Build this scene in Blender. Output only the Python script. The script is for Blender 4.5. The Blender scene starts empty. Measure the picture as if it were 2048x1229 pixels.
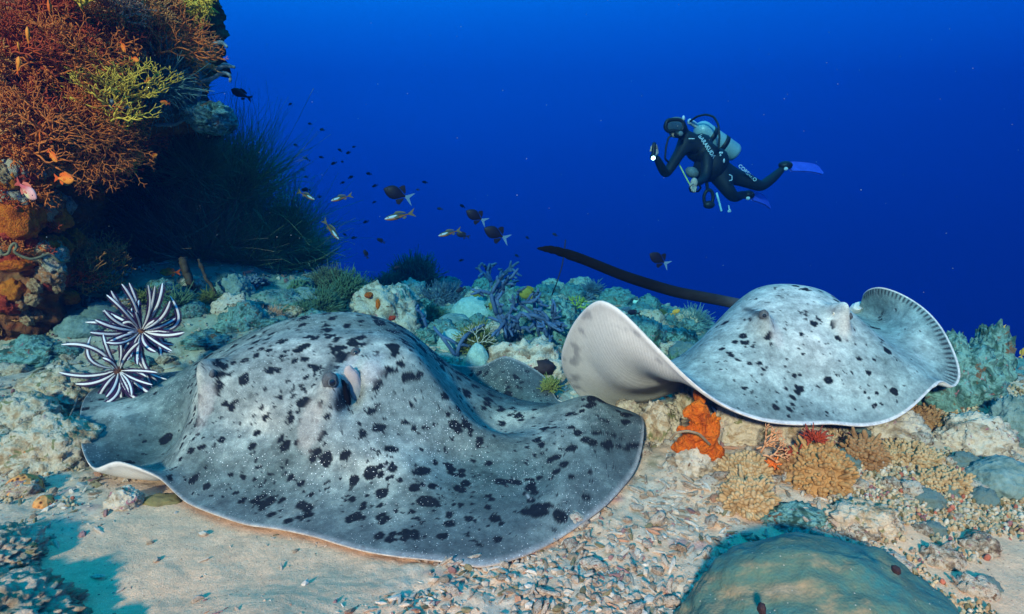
import bpy, bmesh, math, random
import numpy as np
from mathutils import Vector, Matrix
from mathutils.bvhtree import BVHTree

# ------------------------------------------------------------------ camera, water light, strobe-like sun
scene = bpy.context.scene
COL = scene.collection
rad = math.radians
CAMH, PITCH, FPX = 0.9, rad(10.0), 1220.0

cam_data = bpy.data.cameras.new('camera')
cam = bpy.data.objects.new('camera', cam_data)
COL.objects.link(cam)
cam_data.sensor_width = 36.0
cam_data.lens = FPX / 2048 * 36.0
cam_data.clip_start, cam_data.clip_end = 0.05, 200.0
cam.location = (0, 0, CAMH)
cam.rotation_euler = (rad(90) - PITCH, 0, 0)
scene.camera = cam

world = bpy.data.worlds.new('World')
scene.world = world
world.use_nodes = True
wn, wl = world.node_tree.nodes, world.node_tree.links
wn.clear()
w_out = wn.new('ShaderNodeOutputWorld')
w_bg = wn.new('ShaderNodeBackground')
w_tc = wn.new('ShaderNodeTexCoord')
w_dot = wn.new('ShaderNodeVectorMath'); w_dot.operation = 'DOT_PRODUCT'
w_dot.inputs[1].default_value = (-0.075, 0.0, 0.997)
w_map = wn.new('ShaderNodeMapRange')
w_map.inputs['From Min'].default_value, w_map.inputs['From Max'].default_value = -1.0, 1.0
w_ramp = wn.new('ShaderNodeValToRGB')
w_ramp.color_ramp.interpolation = 'B_SPLINE'
WATER = [(-1.0, (0.0, 0.009, 0.06)), (-0.30, (0.0, 0.019, 0.16)), (-0.10, (0.0, 0.026, 0.21)), (0.06, (0.0, 0.046, 0.31)),
         (0.18, (0.0, 0.080, 0.41)), (0.32, (0.0, 0.112, 0.48)), (0.6, (0.0, 0.38, 0.92)), (1.0, (0.01, 0.92, 1.85))]
els = w_ramp.color_ramp.elements
for i, (z, c) in enumerate(WATER):
    e = els[i] if i < 2 else els.new((z + 1) / 2)
    e.position = (z + 1) / 2
    e.color = (*c, 1)
wl.new(w_tc.outputs['Generated'], w_dot.inputs[0])
wl.new(w_dot.outputs['Value'], w_map.inputs['Value'])
wl.new(w_map.outputs['Result'], w_ramp.inputs['Fac'])
wl.new(w_ramp.outputs['Color'], w_bg.inputs['Color'])
w_bg.inputs['Strength'].default_value = 0.665
wl.new(w_bg.outputs[0], w_out.inputs['Surface'])

sun_data = bpy.data.lights.new('sun', 'SUN')
sun = bpy.data.objects.new('sun', sun_data)
COL.objects.link(sun)
sun_data.energy = 5.0
sun_data.angle = rad(4.0)
sun_data.color = (1.0, 0.425, 0.27)
sun.rotation_euler = Vector((0.27, 0.83, -0.385)).to_track_quat('-Z', 'Y').to_euler()

scene.view_settings.view_transform = 'Standard'
scene.view_settings.look = 'None'
scene.view_settings.exposure = 1.6
scene.view_settings.gamma = 1.0
scene.view_settings.use_curve_mapping = False
scene.render.engine = 'CYCLES'
scene.cycles.use_denoising = True
scene.cycles.max_bounces = 5
scene.cycles.diffuse_bounces = 2
scene.cycles.glossy_bounces = 2
scene.cycles.transmission_bounces = 2
scene.cycles.volume_bounces = 0
scene.cycles.transparent_max_bounces = 4
scene.cycles.sample_clamp_indirect = 4.0

# ------------------------------------------------------------------ helpers
SP, CP = math.sin(PITCH), math.cos(PITCH)


def at(px, py, Y):
    """World point seen at photo pixel (px, py) at a distance of Y metres along the reef."""
    cx, cy = (px - 1024) / FPX, (614.5 - py) / FPX
    k = Y / (CP + cy * SP)
    return np.array([cx * k, Y, CAMH + (-SP + cy * CP) * k])


def onz(px, py, z):
    cx, cy = (px - 1024) / FPX, (614.5 - py) / FPX
    k = (z - CAMH) / (-SP + cy * CP)
    return np.array([cx * k, (CP + cy * SP) * k, z])


def pxm(Y):
    return Y / FPX      # metres per photo pixel at distance Y (roughly)


def S(a, b, x):
    t = np.clip((x - a) / (b - a), 0, 1)
    return t * t * (3 - 2 * t)


_rs = np.random.RandomState(11)
PERM = _rs.permutation(256)
GRAD = _rs.normal(size=(256, 3)); GRAD /= np.linalg.norm(GRAD, axis=1)[:, None]


def perlin(p):
    p = np.asarray(p, float)
    i = np.floor(p).astype(np.int64)
    f = p - i
    u = f * f * f * (f * (f * 6 - 15) + 10)
    out = np.zeros(len(p))
    for cx in (0, 1):
        wx = u[:, 0] if cx else 1 - u[:, 0]
        hx = PERM[(i[:, 0] + cx) & 255]
        for cy in (0, 1):
            wy = u[:, 1] if cy else 1 - u[:, 1]
            hy = PERM[(hx + i[:, 1] + cy) & 255]
            for cz in (0, 1):
                wz = u[:, 2] if cz else 1 - u[:, 2]
                g = GRAD[PERM[(hy + i[:, 2] + cz) & 255]]
                d = g[:, 0] * (f[:, 0] - cx) + g[:, 1] * (f[:, 1] - cy) + g[:, 2] * (f[:, 2] - cz)
                out += wx * wy * wz * d
    return out * 1.6


def fbm(p, octaves=4, lac=2.03, gain=0.5, ridged=False):
    p = np.asarray(p, float)
    a, s, tot = 1.0, np.zeros(len(p)), 0
    for k in range(octaves):
        n = perlin(p + 17.3 * k)
        if ridged:
            n = 1 - 2 * np.abs(n)
        s += a * n; tot += a
        a *= gain; p = p * lac
    return s / tot


def make_mesh(name, V, F, mats=None, smooth=True, col=None, attrs=None, mi=None):
    me = bpy.data.meshes.new(name)
    V = np.asarray(V, np.float32).reshape(-1, 3)
    Fs = [np.asarray(f, np.int32) for f in F if len(f)]
    me.vertices.add(len(V))
    me.vertices.foreach_set('co', V.ravel())
    loops = np.concatenate([f.ravel() for f in Fs])
    tot = np.concatenate([np.full(len(f), f.shape[1], np.int32) for f in Fs])
    me.loops.add(len(loops))
    me.loops.foreach_set('vertex_index', loops)
    me.polygons.add(len(tot))
    st = np.concatenate([[0], np.cumsum(tot)[:-1]]).astype(np.int32)
    me.polygons.foreach_set('loop_start', st)
    if mi is not None:
        me.polygons.foreach_set('material_index', np.asarray(mi, np.int32))
    me.update(calc_edges=True)
    me.validate()
    if smooth:
        me.shade_smooth()
    else:
        me.shade_flat()
    if col is not None:
        a = me.color_attributes.new('Col', 'FLOAT_COLOR', 'POINT')
        c = np.ones((len(V), 4), np.float32); c[:, :3] = col
        a.data.foreach_set('color', c.ravel())
    for k, v in (attrs or {}).items():
        a = me.attributes.new(k, 'FLOAT', 'POINT')
        a.data.foreach_set('value', np.asarray(v, np.float32))
    for m in (mats if isinstance(mats, (list, tuple)) else [mats]):
        if m is not None:
            me.materials.append(m)
    return me


def tag(o, label=None, cat=None, group=None, kind=None):
    if label: o['label'] = label
    if cat: o['category'] = cat
    if group: o['group'] = group
    if kind: o['kind'] = kind
    return o


def link(name, me, parent=None, loc=None, rot=None, scale=None):
    o = bpy.data.objects.new(name, me)
    COL.objects.link(o)
    if parent is not None: o.parent = parent
    if loc is not None: o.location = tuple(loc)
    if rot is not None: o.rotation_euler = tuple(rot)
    if scale is not None: o.scale = (scale,) * 3 if np.isscalar(scale) else tuple(scale)
    return o


LAND = [(690, 590, 'the round green puffy coral'), (828, 560, 'the tall plume coral'), (640, 610, 'the low green puffy coral'), (945, 615, 'the pale dome coral'), (755, 620, 'the sponge covered rock'),
        (1020, 640, 'the blue branching tube sponge'), (950, 670, 'the olive twiggy coral'), (1110, 650, 'the dark green coral rock'), (1055, 735, 'the broad pale rock'), (1290, 660, 'the dark round rock'),
        (1225, 700, 'the raised pale wing'), (283, 663, 'the larger feather star'), (170, 770, 'the smaller feather star'), (690, 640, 'the hump of the resting ray'), (440, 700, 'the left shoulder of the resting ray'),
        (1150, 770, 'the right wing of the resting ray'), (460, 575, 'the blue grey coral head by the cave'), (385, 560, 'the brown stalks by the cave'), (560, 560, 'the black coral thicket'), (1395, 870, 'the orange sponge'),
        (1500, 980, 'the cream cauliflower coral'), (1655, 920, 'the tan cauliflower coral'), (1620, 1150, 'the smooth boulder coral'), (1285, 940, 'the right edge of the resting ray'), (1110, 1085, 'the front edge of the resting ray'),
        (800, 1115, 'the front rim of the resting ray'), (550, 1060, 'the ray snout'), (1930, 740, 'the tall pale green rock'), (1850, 840, 'the reddish knobbly coral'), (1900, 970, 'the pale nubby coral'), (2030, 960, 'the rounded grey rock'),
        (1740, 1040, 'the ochre crusted rock'), (48, 965, 'the orange honeycomb coral'), (80, 900, 'the long ledge rock'), (60, 1120, 'the mottled corner rock'), (240, 1000, 'the small pinkish rock'), (60, 700, 'the olive rock under the wall'),
        (800, 432, 'the largest fusilier'), (684, 396, 'the orange bellied fusilier'), (790, 386, 'the upper dark triggerfish'), (970, 450, 'the pair of triggerfish'), (613, 318, 'the lone tiny fusilier'), (483, 188, 'the dark fish by the wall'),
        (1400, 1100, 'the middle of the rubble field'), (1150, 1180, 'the bottom edge of the rubble'), (1330, 1010, 'the rubble patch by the wing'),
        (225, 170, 'the bright yellow sea fan'), (130, 90, 'the high orange brown fan'), (150, 200, 'the wide orange brown fan'), (28, 432, 'the large orange sponge'), (165, 530, 'the tan bushy fan'), (320, 60, 'the broad rusty fan'), (170, 330, 'the hanging brown fan'), (60, 530, 'the curly whip coral')]


def describe(what, p):
    """Label of a scattered piece: what it is and where it lies from the nearest landmark, as seen in the picture."""
    d = np.asarray(p, float) - np.array([0, 0, CAMH])
    dep = d[1] * CP - d[2] * SP
    px, py = 1024 + FPX * d[0] / dep, 614.5 - FPX * (d[1] * SP + d[2] * CP) / dep
    q = min(LAND, key=lambda l: (l[0] - px) ** 2 + 1.6 * (l[1] - py) ** 2)
    dx, dy = px - q[0], py - q[1]
    if abs(dx) > 1.3 * abs(dy): rel = 'to the right of' if dx > 0 else 'to the left of'
    else: rel = 'below' if dy > 0 else 'above'
    if abs(dx) < 14 and abs(dy) < 14: rel = 'close against'
    return '%s %s %s' % (what, rel, q[2])


def thing(name, label, cat, loc=(0, 0, 0), group=None, rot=None, scale=None):
    return tag(link(name, None, None, loc, rot, scale), label, cat, group)


def tps(X, Z, lam=0.0):
    X, Z = np.asarray(X, float), np.asarray(Z, float)
    n = len(X)

    def K(A, B):
        d2 = ((A[:, None] - B[None]) ** 2).sum(-1)
        return np.where(d2 > 1e-12, 0.5 * d2 * np.log(np.maximum(d2, 1e-12)), 0)
    P = np.c_[np.ones(n), X]
    A = np.zeros((n + 3, n + 3))
    A[:n, :n] = K(X, X) + lam * np.eye(n)
    A[:n, n:] = P; A[n:, :n] = P.T
    w = np.linalg.solve(A, np.r_[Z, np.zeros((3, Z.shape[1]))])

    def ev(Q):
        Q = np.asarray(Q, float)
        out = []
        for c in np.array_split(Q, max(1, len(Q) // 20000)):
            out.append(K(c, X) @ w[:n] + np.c_[np.ones(len(c)), c] @ w[n:])
        return np.concatenate(out)
    return ev


def grid_faces(nr, nc, wrap=False, off=0):
    r = np.arange(nr - 1)[:, None]; c = np.arange(nc if wrap else nc - 1)[None]
    c2 = (c + 1) % nc
    a = r * nc + c; b = r * nc + c2
    return np.stack([a, b, b + nc, a + nc], -1).reshape(-1, 4) + off


def tubes(P, Rr, sides=4, flat=1.0, cap=True):
    """P (M,N,3) centre lines, Rr (M,N) radii -> verts, quads (joined arrays, vectorised)."""
    P = np.asarray(P, float); Rr = np.asarray(Rr, float)
    M, N = P.shape[:2]
    T = np.gradient(P, axis=1)
    T /= np.linalg.norm(T, axis=2, keepdims=True) + 1e-9
    mean = P[:, -1] - P[:, 0]
    ref = np.where(np.abs(mean[:, 2:3]) > 0.8 * np.linalg.norm(mean, axis=1, keepdims=True), [[1., 0.1, 0]], [[0, 0.1, 1.]])
    ref = np.repeat(ref[:, None], N, 1)
    A = np.cross(T, ref); A /= np.linalg.norm(A, axis=2, keepdims=True) + 1e-9
    B = np.cross(T, A)
    th = np.arange(sides) / sides * 2 * np.pi
    V = P[:, :, None] + Rr[:, :, None, None] * (A[:, :, None] * np.cos(th)[None, None, :, None] + flat * B[:, :, None] * np.sin(th)[None, None, :, None])
    V = V.reshape(-1, 3)
    base = grid_faces(N, sides, True)
    F = (base[None] + (np.arange(M) * N * sides)[:, None, None]).reshape(-1, 4)
    Fs = [F]
    if cap:
        o = (np.arange(M) * N * sides)[:, None]
        Fs.append(o + np.arange(sides)[::-1][None])
        Fs.append(o + (N - 1) * sides + np.arange(sides)[None])
    return V, Fs


def join(parts):
    """[(V, [F...])] -> V, [F...]"""
    Vs, Fs, o = [], [], 0
    for V, F in parts:
        Vs.append(V)
        Fs += [np.asarray(f) + o for f in F if len(f)]
        o += len(V)
    return np.concatenate(Vs), Fs


_ICO = {}


def ico(sub):
    if sub not in _ICO:
        bm = bmesh.new()
        bmesh.ops.create_icosphere(bm, subdivisions=sub, radius=1.0)
        _ICO[sub] = (np.array([v.co[:] for v in bm.verts]), np.array([[v.index for v in f.verts] for f in bm.faces]))
        bm.free()
    return _ICO[sub]


def lump(size, seed, amp=0.3, freq=1.6, sub=4, octs=5, ridged=False, flat_bottom=None, knob=0.0, kf=6.0):
    V, F = ico(sub)
    V = V.copy()
    n = fbm(V * freq + seed * 7.13, octs, gain=0.57, ridged=ridged)
    k = 1 + amp * n
    if knob:
        k += knob * (0.45 * np.abs(perlin(V * kf + seed * 3.1)) + 0.55 * fbm(V * kf * 1.3 + seed * 5.1, 5, gain=0.62, ridged=True) - 0.1)
    V = V * k[:, None]
    V = V * np.asarray(size)
    if flat_bottom is not None:
        V[:, 2] = np.maximum(V[:, 2], -flat_bottom * size[2])
    return V, [F]


def rotm(a, b, c):
    return np.array(Matrix.Rotation(c, 3, 'Z') @ Matrix.Rotation(b, 3, 'Y') @ Matrix.Rotation(a, 3, 'X'))


def lin(r, g, b):
    f = lambda c: (c / 255 / 12.92) if c / 255 <= 0.04045 else ((c / 255 + 0.055) / 1.055) ** 2.4
    return (f(r), f(g), f(b))


# ------------------------------------------------------------------ materials
class NT:
    def __init__(self, name):
        self.m = bpy.data.materials.new(name)
        self.m.use_nodes = True
        self.t = self.m.node_tree
        self.t.nodes.clear()
        self.out = self.t.nodes.new('ShaderNodeOutputMaterial')
        self.b = self.t.nodes.new('ShaderNodeBsdfPrincipled')
        self.t.links.new(self.b.outputs[0], self.out.inputs['Surface'])

    def n(self, typ, ins=None, **kw):
        nd = self.t.nodes.new('ShaderNode' + typ)
        for k, v in kw.items():
            setattr(nd, k, v)
        for k, v in (ins or {}).items():
            self.put(nd.inputs[k], v)
        return nd

    def put(self, sock, v):
        if hasattr(v, 'is_linked') or hasattr(v, 'links'):
            self.t.links.new(v, sock)
        else:
            sock.default_value = v

    def coords(self, kind='Object', scale=1.0, rand=True):
        v = self.n('TexCoord').outputs['Object'] if kind == 'Object' else self.n('NewGeometry').outputs['Position']
        if rand and kind == 'Object':
            r = self.n('ObjectInfo').outputs['Random']
            sc = self.n('VectorMath', {0: (37.0, 91.0, 53.0)}, operation='SCALE')
            self.put(sc.inputs['Scale'], r)
            v = self.n('VectorMath', {0: v, 1: sc.outputs[0]}, operation='ADD').outputs[0]
        return v

    def noise(self, vec, scale, detail=4.0, rough=0.55, dist=0.0):
        return self.n('TexNoise', {'Vector': vec, 'Scale': scale, 'Detail': detail, 'Roughness': rough, 'Distortion': dist}).outputs['Fac']

    def voro(self, vec, scale, feature='F1', out='Distance', rnd=1.0):
        return self.n('TexVoronoi', {'Vector': vec, 'Scale': scale, 'Randomness': rnd}, feature=feature).outputs[out]

    def ramp(self, fac, stops, interp='LINEAR'):
        nd = self.n('ValToRGB', {'Fac': fac})
        nd.color_ramp.interpolation = interp
        e = nd.color_ramp.elements
        for i, (p, c) in enumerate(stops):
            x = e[i] if i < 2 else e.new(p)
            x.position = p
            x.color = (*c, 1) if not np.isscalar(c) else (c, c, c, 1)
        return nd.outputs['Color']

    def mix(self, fac, a, b, mode='MIX'):
        nd = self.n('Mix', data_type='RGBA', blend_type=mode)
        self.put(nd.inputs[0], fac)
        for s, v in ((nd.inputs[6], a), (nd.inputs[7], b)):
            self.put(s, (*v, 1) if isinstance(v, tuple) and len(v) == 3 else v)
        return nd.outputs[2]

    def math(self, op, a, b=0.0):
        return self.n('Math', {0: a, 1: b}, operation=op).outputs[0]

    def attr(self, name, out='Color'):
        return self.n('Attribute', attribute_name=name).outputs[out]

    def bump(self, h, strength=0.5, dist=0.01):
        self.put(self.b.inputs['Normal'], self.n('Bump', {'Height': h, 'Strength': strength, 'Distance': dist}).outputs[0])

    def done(self, col, rough=0.8, spec=0.25):
        self.put(self.b.inputs['Base Color'], (*col, 1) if isinstance(col, tuple) else col)
        self.put(self.b.inputs['Roughness'], rough)
        self.put(self.b.inputs['Specular IOR Level'], spec)
        return self.m


def rock_mat(name, pal, scale=9.0, world_space=False, bump=0.6, dist=0.012, patch=None, vary=0.0):
    """Encrusted reef rock: five colours of crust in noisy patches, small spots of growth on top, pitted relief."""
    t = NT(name)
    v = t.coords('World' if world_space else 'Object')
    a = t.noise(v, scale, 6.0, 0.65, 0.6)
    if vary:
        a = t.math('ADD', a, t.math('MULTIPLY', t.math('SUBTRACT', t.n('ObjectInfo').outputs['Random'], 0.5), vary))
    c = t.ramp(a, [(0.28, pal[0]), (0.42, pal[1]), (0.52, pal[2]), (0.62, pal[3]), (0.75, pal[4])])
    b = t.noise(v, scale * 3.7, 4.0, 0.7)
    c = t.mix(t.ramp(b, [(0.35, 0.0), (0.7, 0.75)]), c, t.mix(0.5, c, pal[2], 'MULTIPLY'))
    for k, (pc, thr, ps) in enumerate(patch or []):
        pv = t.n('VectorMath', {0: v, 1: (13.7 * (k + 1), 4.1 * k, 7.7)}, operation='ADD').outputs[0]
        pn = t.noise(pv, scale * ps, 3.0, 0.6, 0.8)
        c = t.mix(t.ramp(pn, [(thr, 0.0), (thr + 0.05, 1.0)]), c, pc)
    h = t.math('ADD', t.noise(v, scale * 4, 8.0, 0.7), t.math('MULTIPLY', t.voro(v, scale * 6), 0.5))
    t.bump(h, bump, dist)
    return t.done(c, 0.85, 0.15)


def col_mat(name, c1, c2=None, scale=30.0, rough=0.7, bump=0.3, dist=0.004, spec=0.25, sss=0.0, vor=0.0):
    t = NT(name)
    v = t.coords()
    c2 = c2 or tuple(x * 0.6 for x in c1)
    c = t.mix(t.ramp(t.noise(v, scale, 5.0, 0.65), [(0.35, 0.0), (0.65, 1.0)]), c1, c2)
    h = t.noise(v, scale * 3, 5.0, 0.6)
    if vor:
        h = t.math('ADD', h, t.voro(v, vor))
    t.bump(h, bump, dist)
    return t.done(c, rough, spec)


def vcol_mat(name, rough=0.6, spec=0.15, fine=0.25, fscale=120.0, bump=0.15, dist=0.002, specks=False):
    t = NT(name)
    v = t.coords(rand=False)
    c = t.attr('Col')
    n = t.noise(v, fscale, 4.0, 0.6)
    c = t.mix(fine, c, t.ramp(n, [(0.3, (0.2, 0.2, 0.2)), (0.7, (1, 1, 1))]), 'MULTIPLY')
    if specks:
        c = t.mix(0.5, c, t.ramp(t.noise(v, 34.0, 6.0, 0.72), [(0.32, (0.35, 0.37, 0.4)), (0.5, (0.9, 0.9, 0.9)), (0.68, (1.5, 1.48, 1.42))]), 'MULTIPLY')
    if specks:
        sp = t.voro(v, 150.0)
        dens = t.ramp(t.noise(v, 3.5, 3.0), [(0.38, 0.07), (0.64, 0.25)])
        rnd = t.voro(v, 150.0, out='Color')
        keep = t.math('LESS_THAN', sp, t.math('MULTIPLY', dens, t.n('SeparateColor', {0: rnd}).outputs[0]))
        keep = t.math('MULTIPLY', keep, t.attr('dust', 'Fac'))
        c = t.mix(keep, c, (0.75, 0.76, 0.74))
    t.bump(n, bump, dist)
    return t.done(c, rough, spec)

# ------------------------------------------------------------------ haze (sea water), seabed
def gz(x, y, detail=True):
    x, y = np.asarray(x, float), np.asarray(y, float)
    p = np.stack([x, y, np.zeros_like(x)], -1).reshape(-1, 3)
    sh = x.shape
    n = lambda f, o, k: fbm(p * f + k, o).reshape(sh)
    z = 0.035 * n(0.9, 3, 3.0)
    z += 0.30 * S(2.6, 3.15, y) * S(-0.7, -1.4, x) * S(5.6, 3.9, y)
    z += 0.14 * S(-1.55, -2.1, x) * S(1.7, 2.5, y)
    z += 0.10 * S(2.9, 4.0, y) * S(1.7, 0.5, x) * S(6.4, 4.6, y)
    z += 0.13 * np.exp(-((x - 1.05) ** 2 / 0.35 + (y - 1.95) ** 2 / 0.18))
    z += 0.20 * np.exp(-((x - 1.95) ** 2 / 0.22 + (y - 2.35) ** 2 / 0.2))
    z += 0.055 * np.exp(-((x + 0.50) ** 2 / 0.05 + (y - 1.12) ** 2 / 0.025))
    ye = 6.3 - 3.0 * S(0.3, 2.3, x)
    d = np.maximum(y - ye, 0)
    z -= np.minimum(0.75 * d * d / (d + 0.6), 6.0)
    rub = rubble_mask(x, y)
    reef = S(2.5, 3.2, y)
    if detail:
        z += (0.009 + 0.012 * rub) * n(9.0, 4, 9.0) + (0.0 + 0.09 * reef) * n(2.6, 4, 5.0)
        z += (0.0025 + 0.008 * rub) * n(38.0, 3, 1.0)
    return z


def rubble_mask(x, y):
    """1 where coral rubble covers the sand: the middle of the foreground and everything beyond the sand strip."""
    x, y = np.asarray(x, float), np.asarray(y, float)
    m = S(-0.42, -0.12, x) * S(0.98, 0.8, x - 0.5 * (y - 1.4))
    m = np.maximum(m, S(1.95, 2.25, y))
    m = np.maximum(m, 0.8 * S(-1.05, -1.35, x + 0.25 * (1.6 - y)))
    return m


def ground_at(px, py, lift=0.0):
    Ys = np.arange(0.6, 9.0, 0.01)
    P = np.array([at(px, py, Y) for Y in Ys])
    hit = np.nonzero(P[:, 2] < gz(P[:, 0], P[:, 1]))[0]
    p = P[hit[0]] if len(hit) else P[-1]
    return np.array([p[0], p[1], p[2] + lift])


haze_m = bpy.data.materials.new('sea_water')
haze_m.use_nodes = True
hn = haze_m.node_tree.nodes
hn.clear()
ho = hn.new('ShaderNodeOutputMaterial')
hv = hn.new('ShaderNodeVolumePrincipled')
hv.inputs['Density'].default_value = 0.25
hv.inputs['Color'].default_value = (0.0008, 0.008, 0.0288, 1)
hv.inputs['Absorption Color'].default_value = (0.0, 0.47, 0.727, 1)
haze_m.node_tree.links.new(hv.outputs[0], ho.inputs['Volume'])
bx0, bx1 = np.array([-13.0, -0.45, -8.2]), np.array([13.0, 13.0, 3.4])
V = np.array([[x, y, z] for x in (bx0[0], bx1[0]) for y in (bx0[1], bx1[1]) for z in (bx0[2], bx1[2])])
F = np.array([[0, 1, 3, 2], [4, 6, 7, 5], [0, 4, 5, 1], [2, 3, 7, 6], [0, 2, 6, 4], [1, 5, 7, 3]])
haze = link('haze', make_mesh('haze', V, [F], haze_m, smooth=False))
tag(haze, kind='stuff')

rr = [0.42]
while rr[-1] < 7.5: rr.append(rr[-1] * 1.0058)
while rr[-1] < 12.3: rr.append(rr[-1] * 1.04)
rr = np.array(rr)
aa = np.linspace(-rad(78), rad(78), 470)
gx, gy = rr[:, None] * np.sin(aa)[None], rr[:, None] * np.cos(aa)[None]
Gz = gz(gx, gy)
GV = np.stack([gx, gy, Gz], -1).reshape(-1, 3)
rub = rubble_mask(gx, gy).ravel()
n1 = fbm(GV * 3.0 + 2, 4); n2 = fbm(GV * 14.0 + 4, 4); n3 = fbm(GV * 40.0, 3)
sand = np.array([0.62, 0.41, 0.26]); grey = np.array([0.46, 0.40, 0.31]); algae = np.array([0.20, 0.17, 0.09]); mauve = np.array([0.30, 0.17, 0.17])
gc = sand[None] * (1 + 0.18 * n2 + 0.2 * n3)[:, None]
k = (rub * S(-0.5, 0.3, n1 + 0.5 * n2))[:, None]; gc = gc * (1 - k) + k * grey[None] * (1 + 0.5 * n3)[:, None]
k = (rub * S(0.18, 0.45, n2 + 0.5 * n1))[:, None] * 0.75; gc = gc * (1 - k) + k * algae
k = (rub * S(0.32, 0.5, fbm(GV * 8 + 31, 3)))[:, None] * 0.7; gc = gc * (1 - k) + k * mauve
t = NT('seabed_sand')
vv = t.coords('World')
c = t.mix(0.45, t.attr('Col'), t.ramp(t.noise(vv, 160.0, 4.0, 0.7), [(0.3, 0.45), (0.65, 1.0)]), 'MULTIPLY')
c = t.mix(t.math('LESS_THAN', t.voro(vv, 140.0), 0.10), c, (0.75, 0.7, 0.62))
c = t.mix(t.math('MULTIPLY', t.math('LESS_THAN', t.voro(vv, 61.0), 0.13), 0.7), c, (0.16, 0.11, 0.08))
t.bump(t.math('ADD', t.noise(vv, 70.0, 6.0, 0.7), t.math('MULTIPLY', t.noise(vv, 300.0, 3.0), 0.4)), 0.55, 0.008)
SAND_M = t.done(c, 0.9, 0.1)
gc *= 1 - S(2.4, 3.3, GV[:, 1])[:, None] * np.array([[0.60, 0.28, 0.25]])     # turf tone beyond the sand, with strobe falloff painted into the colour
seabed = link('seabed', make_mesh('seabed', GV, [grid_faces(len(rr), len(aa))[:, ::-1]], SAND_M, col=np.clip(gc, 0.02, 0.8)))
tag(seabed, kind='structure')

# palettes
CREAM, TAN, BROWN, DARK, MAUVE, OLIVE = (0.50, 0.44, 0.33), (0.34, 0.25, 0.15), (0.13, 0.075, 0.04), (0.025, 0.018, 0.015), (0.26, 0.12, 0.14), (0.16, 0.16, 0.07)
ORANGE, RED, YELLOW = (0.62, 0.15, 0.02), (0.42, 0.035, 0.02), (0.52, 0.40, 0.06)
ROCK_M = rock_mat('encrusted_rock', [BROWN, TAN, CREAM, (0.42, 0.36, 0.27), MAUVE], 17.0, patch=[(OLIVE, 0.60, 1.3), (ORANGE, 0.70, 2.0)])
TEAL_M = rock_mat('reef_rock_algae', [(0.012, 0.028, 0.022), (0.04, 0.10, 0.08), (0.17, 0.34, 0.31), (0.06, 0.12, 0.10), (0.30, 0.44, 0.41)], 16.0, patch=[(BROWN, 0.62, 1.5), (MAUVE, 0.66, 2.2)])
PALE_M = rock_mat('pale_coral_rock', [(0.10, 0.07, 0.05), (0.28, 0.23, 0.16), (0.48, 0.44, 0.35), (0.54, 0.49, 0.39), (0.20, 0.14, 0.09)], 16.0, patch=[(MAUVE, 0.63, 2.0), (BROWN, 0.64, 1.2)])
WALL_M = rock_mat('reef_wall_crust', [(0.05, 0.025, 0.015), (0.15, 0.05, 0.02), (0.30, 0.10, 0.035), (0.40, 0.15, 0.06), (0.22, 0.12, 0.05)], 5.0, True, 0.9, 0.03,
                  patch=[((0.30, 0.07, 0.02), 0.64, 2.2), ((0.34, 0.27, 0.19), 0.68, 3.1), ((0.20, 0.03, 0.035), 0.63, 1.6), ((0.36, 0.14, 0.03), 0.70, 4.0)])

WCR_M = rock_mat('rusty_crust', [(0.16, 0.05, 0.025), (0.34, 0.12, 0.04), (0.46, 0.20, 0.08), (0.38, 0.24, 0.14), (0.24, 0.07, 0.05)], 10.0, patch=[(CREAM, 0.66, 2.0), (ORANGE, 0.64, 1.5)])
# ------------------------------------------------------------------ reef wall on the left
WP = [(-350, -250, 2.6), (0, -250, 2.75), (250, -250, 3.0), (420, -250, 3.4),
      (-350, 0, 2.5), (0, 0, 2.65), (150, 0, 2.8), (300, 0, 3.0), (420, 0, 3.35),
      (-350, 150, 2.45), (0, 130, 2.6), (150, 120, 2.75), (300, 110, 3.0), (430, 120, 3.4),
      (0, 250, 2.55), (150, 250, 2.8), (280, 200, 3.0), (400, 200, 3.35), (445, 245, 3.4),
      (-350, 400, 2.5), (0, 400, 2.6), (110, 380, 2.8), (200, 320, 3.05), (280, 300, 3.4), (380, 280, 3.7), (430, 300, 4.2),
      (0, 520, 2.65), (90, 500, 2.75), (150, 540, 2.9), (190, 430, 3.3), (235, 480, 4.2), (330, 420, 4.7), (420, 380, 4.9), (520, 430, 5.2), (600, 520, 5.4),
      (-350, 640, 2.7), (0, 640, 2.75), (120, 640, 2.95), (180, 610, 3.3), (260, 580, 4.3), (400, 560, 4.9), (600, 600, 5.4),
      (-350, 760, 2.85), (0, 760, 2.95), (150, 760, 3.2), (300, 760, 4.4), (600, 760, 5.4)]
wall_Y = tps([(p[0] / 400, p[1] / 400) for p in WP], [[p[2]] for p in WP], 0.002)


def wallpt(px, py, out=0.0):
    Y = float(wall_Y([(px / 400, py / 400)])[0, 0]) - out
    return at(px, py, Y)


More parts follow.
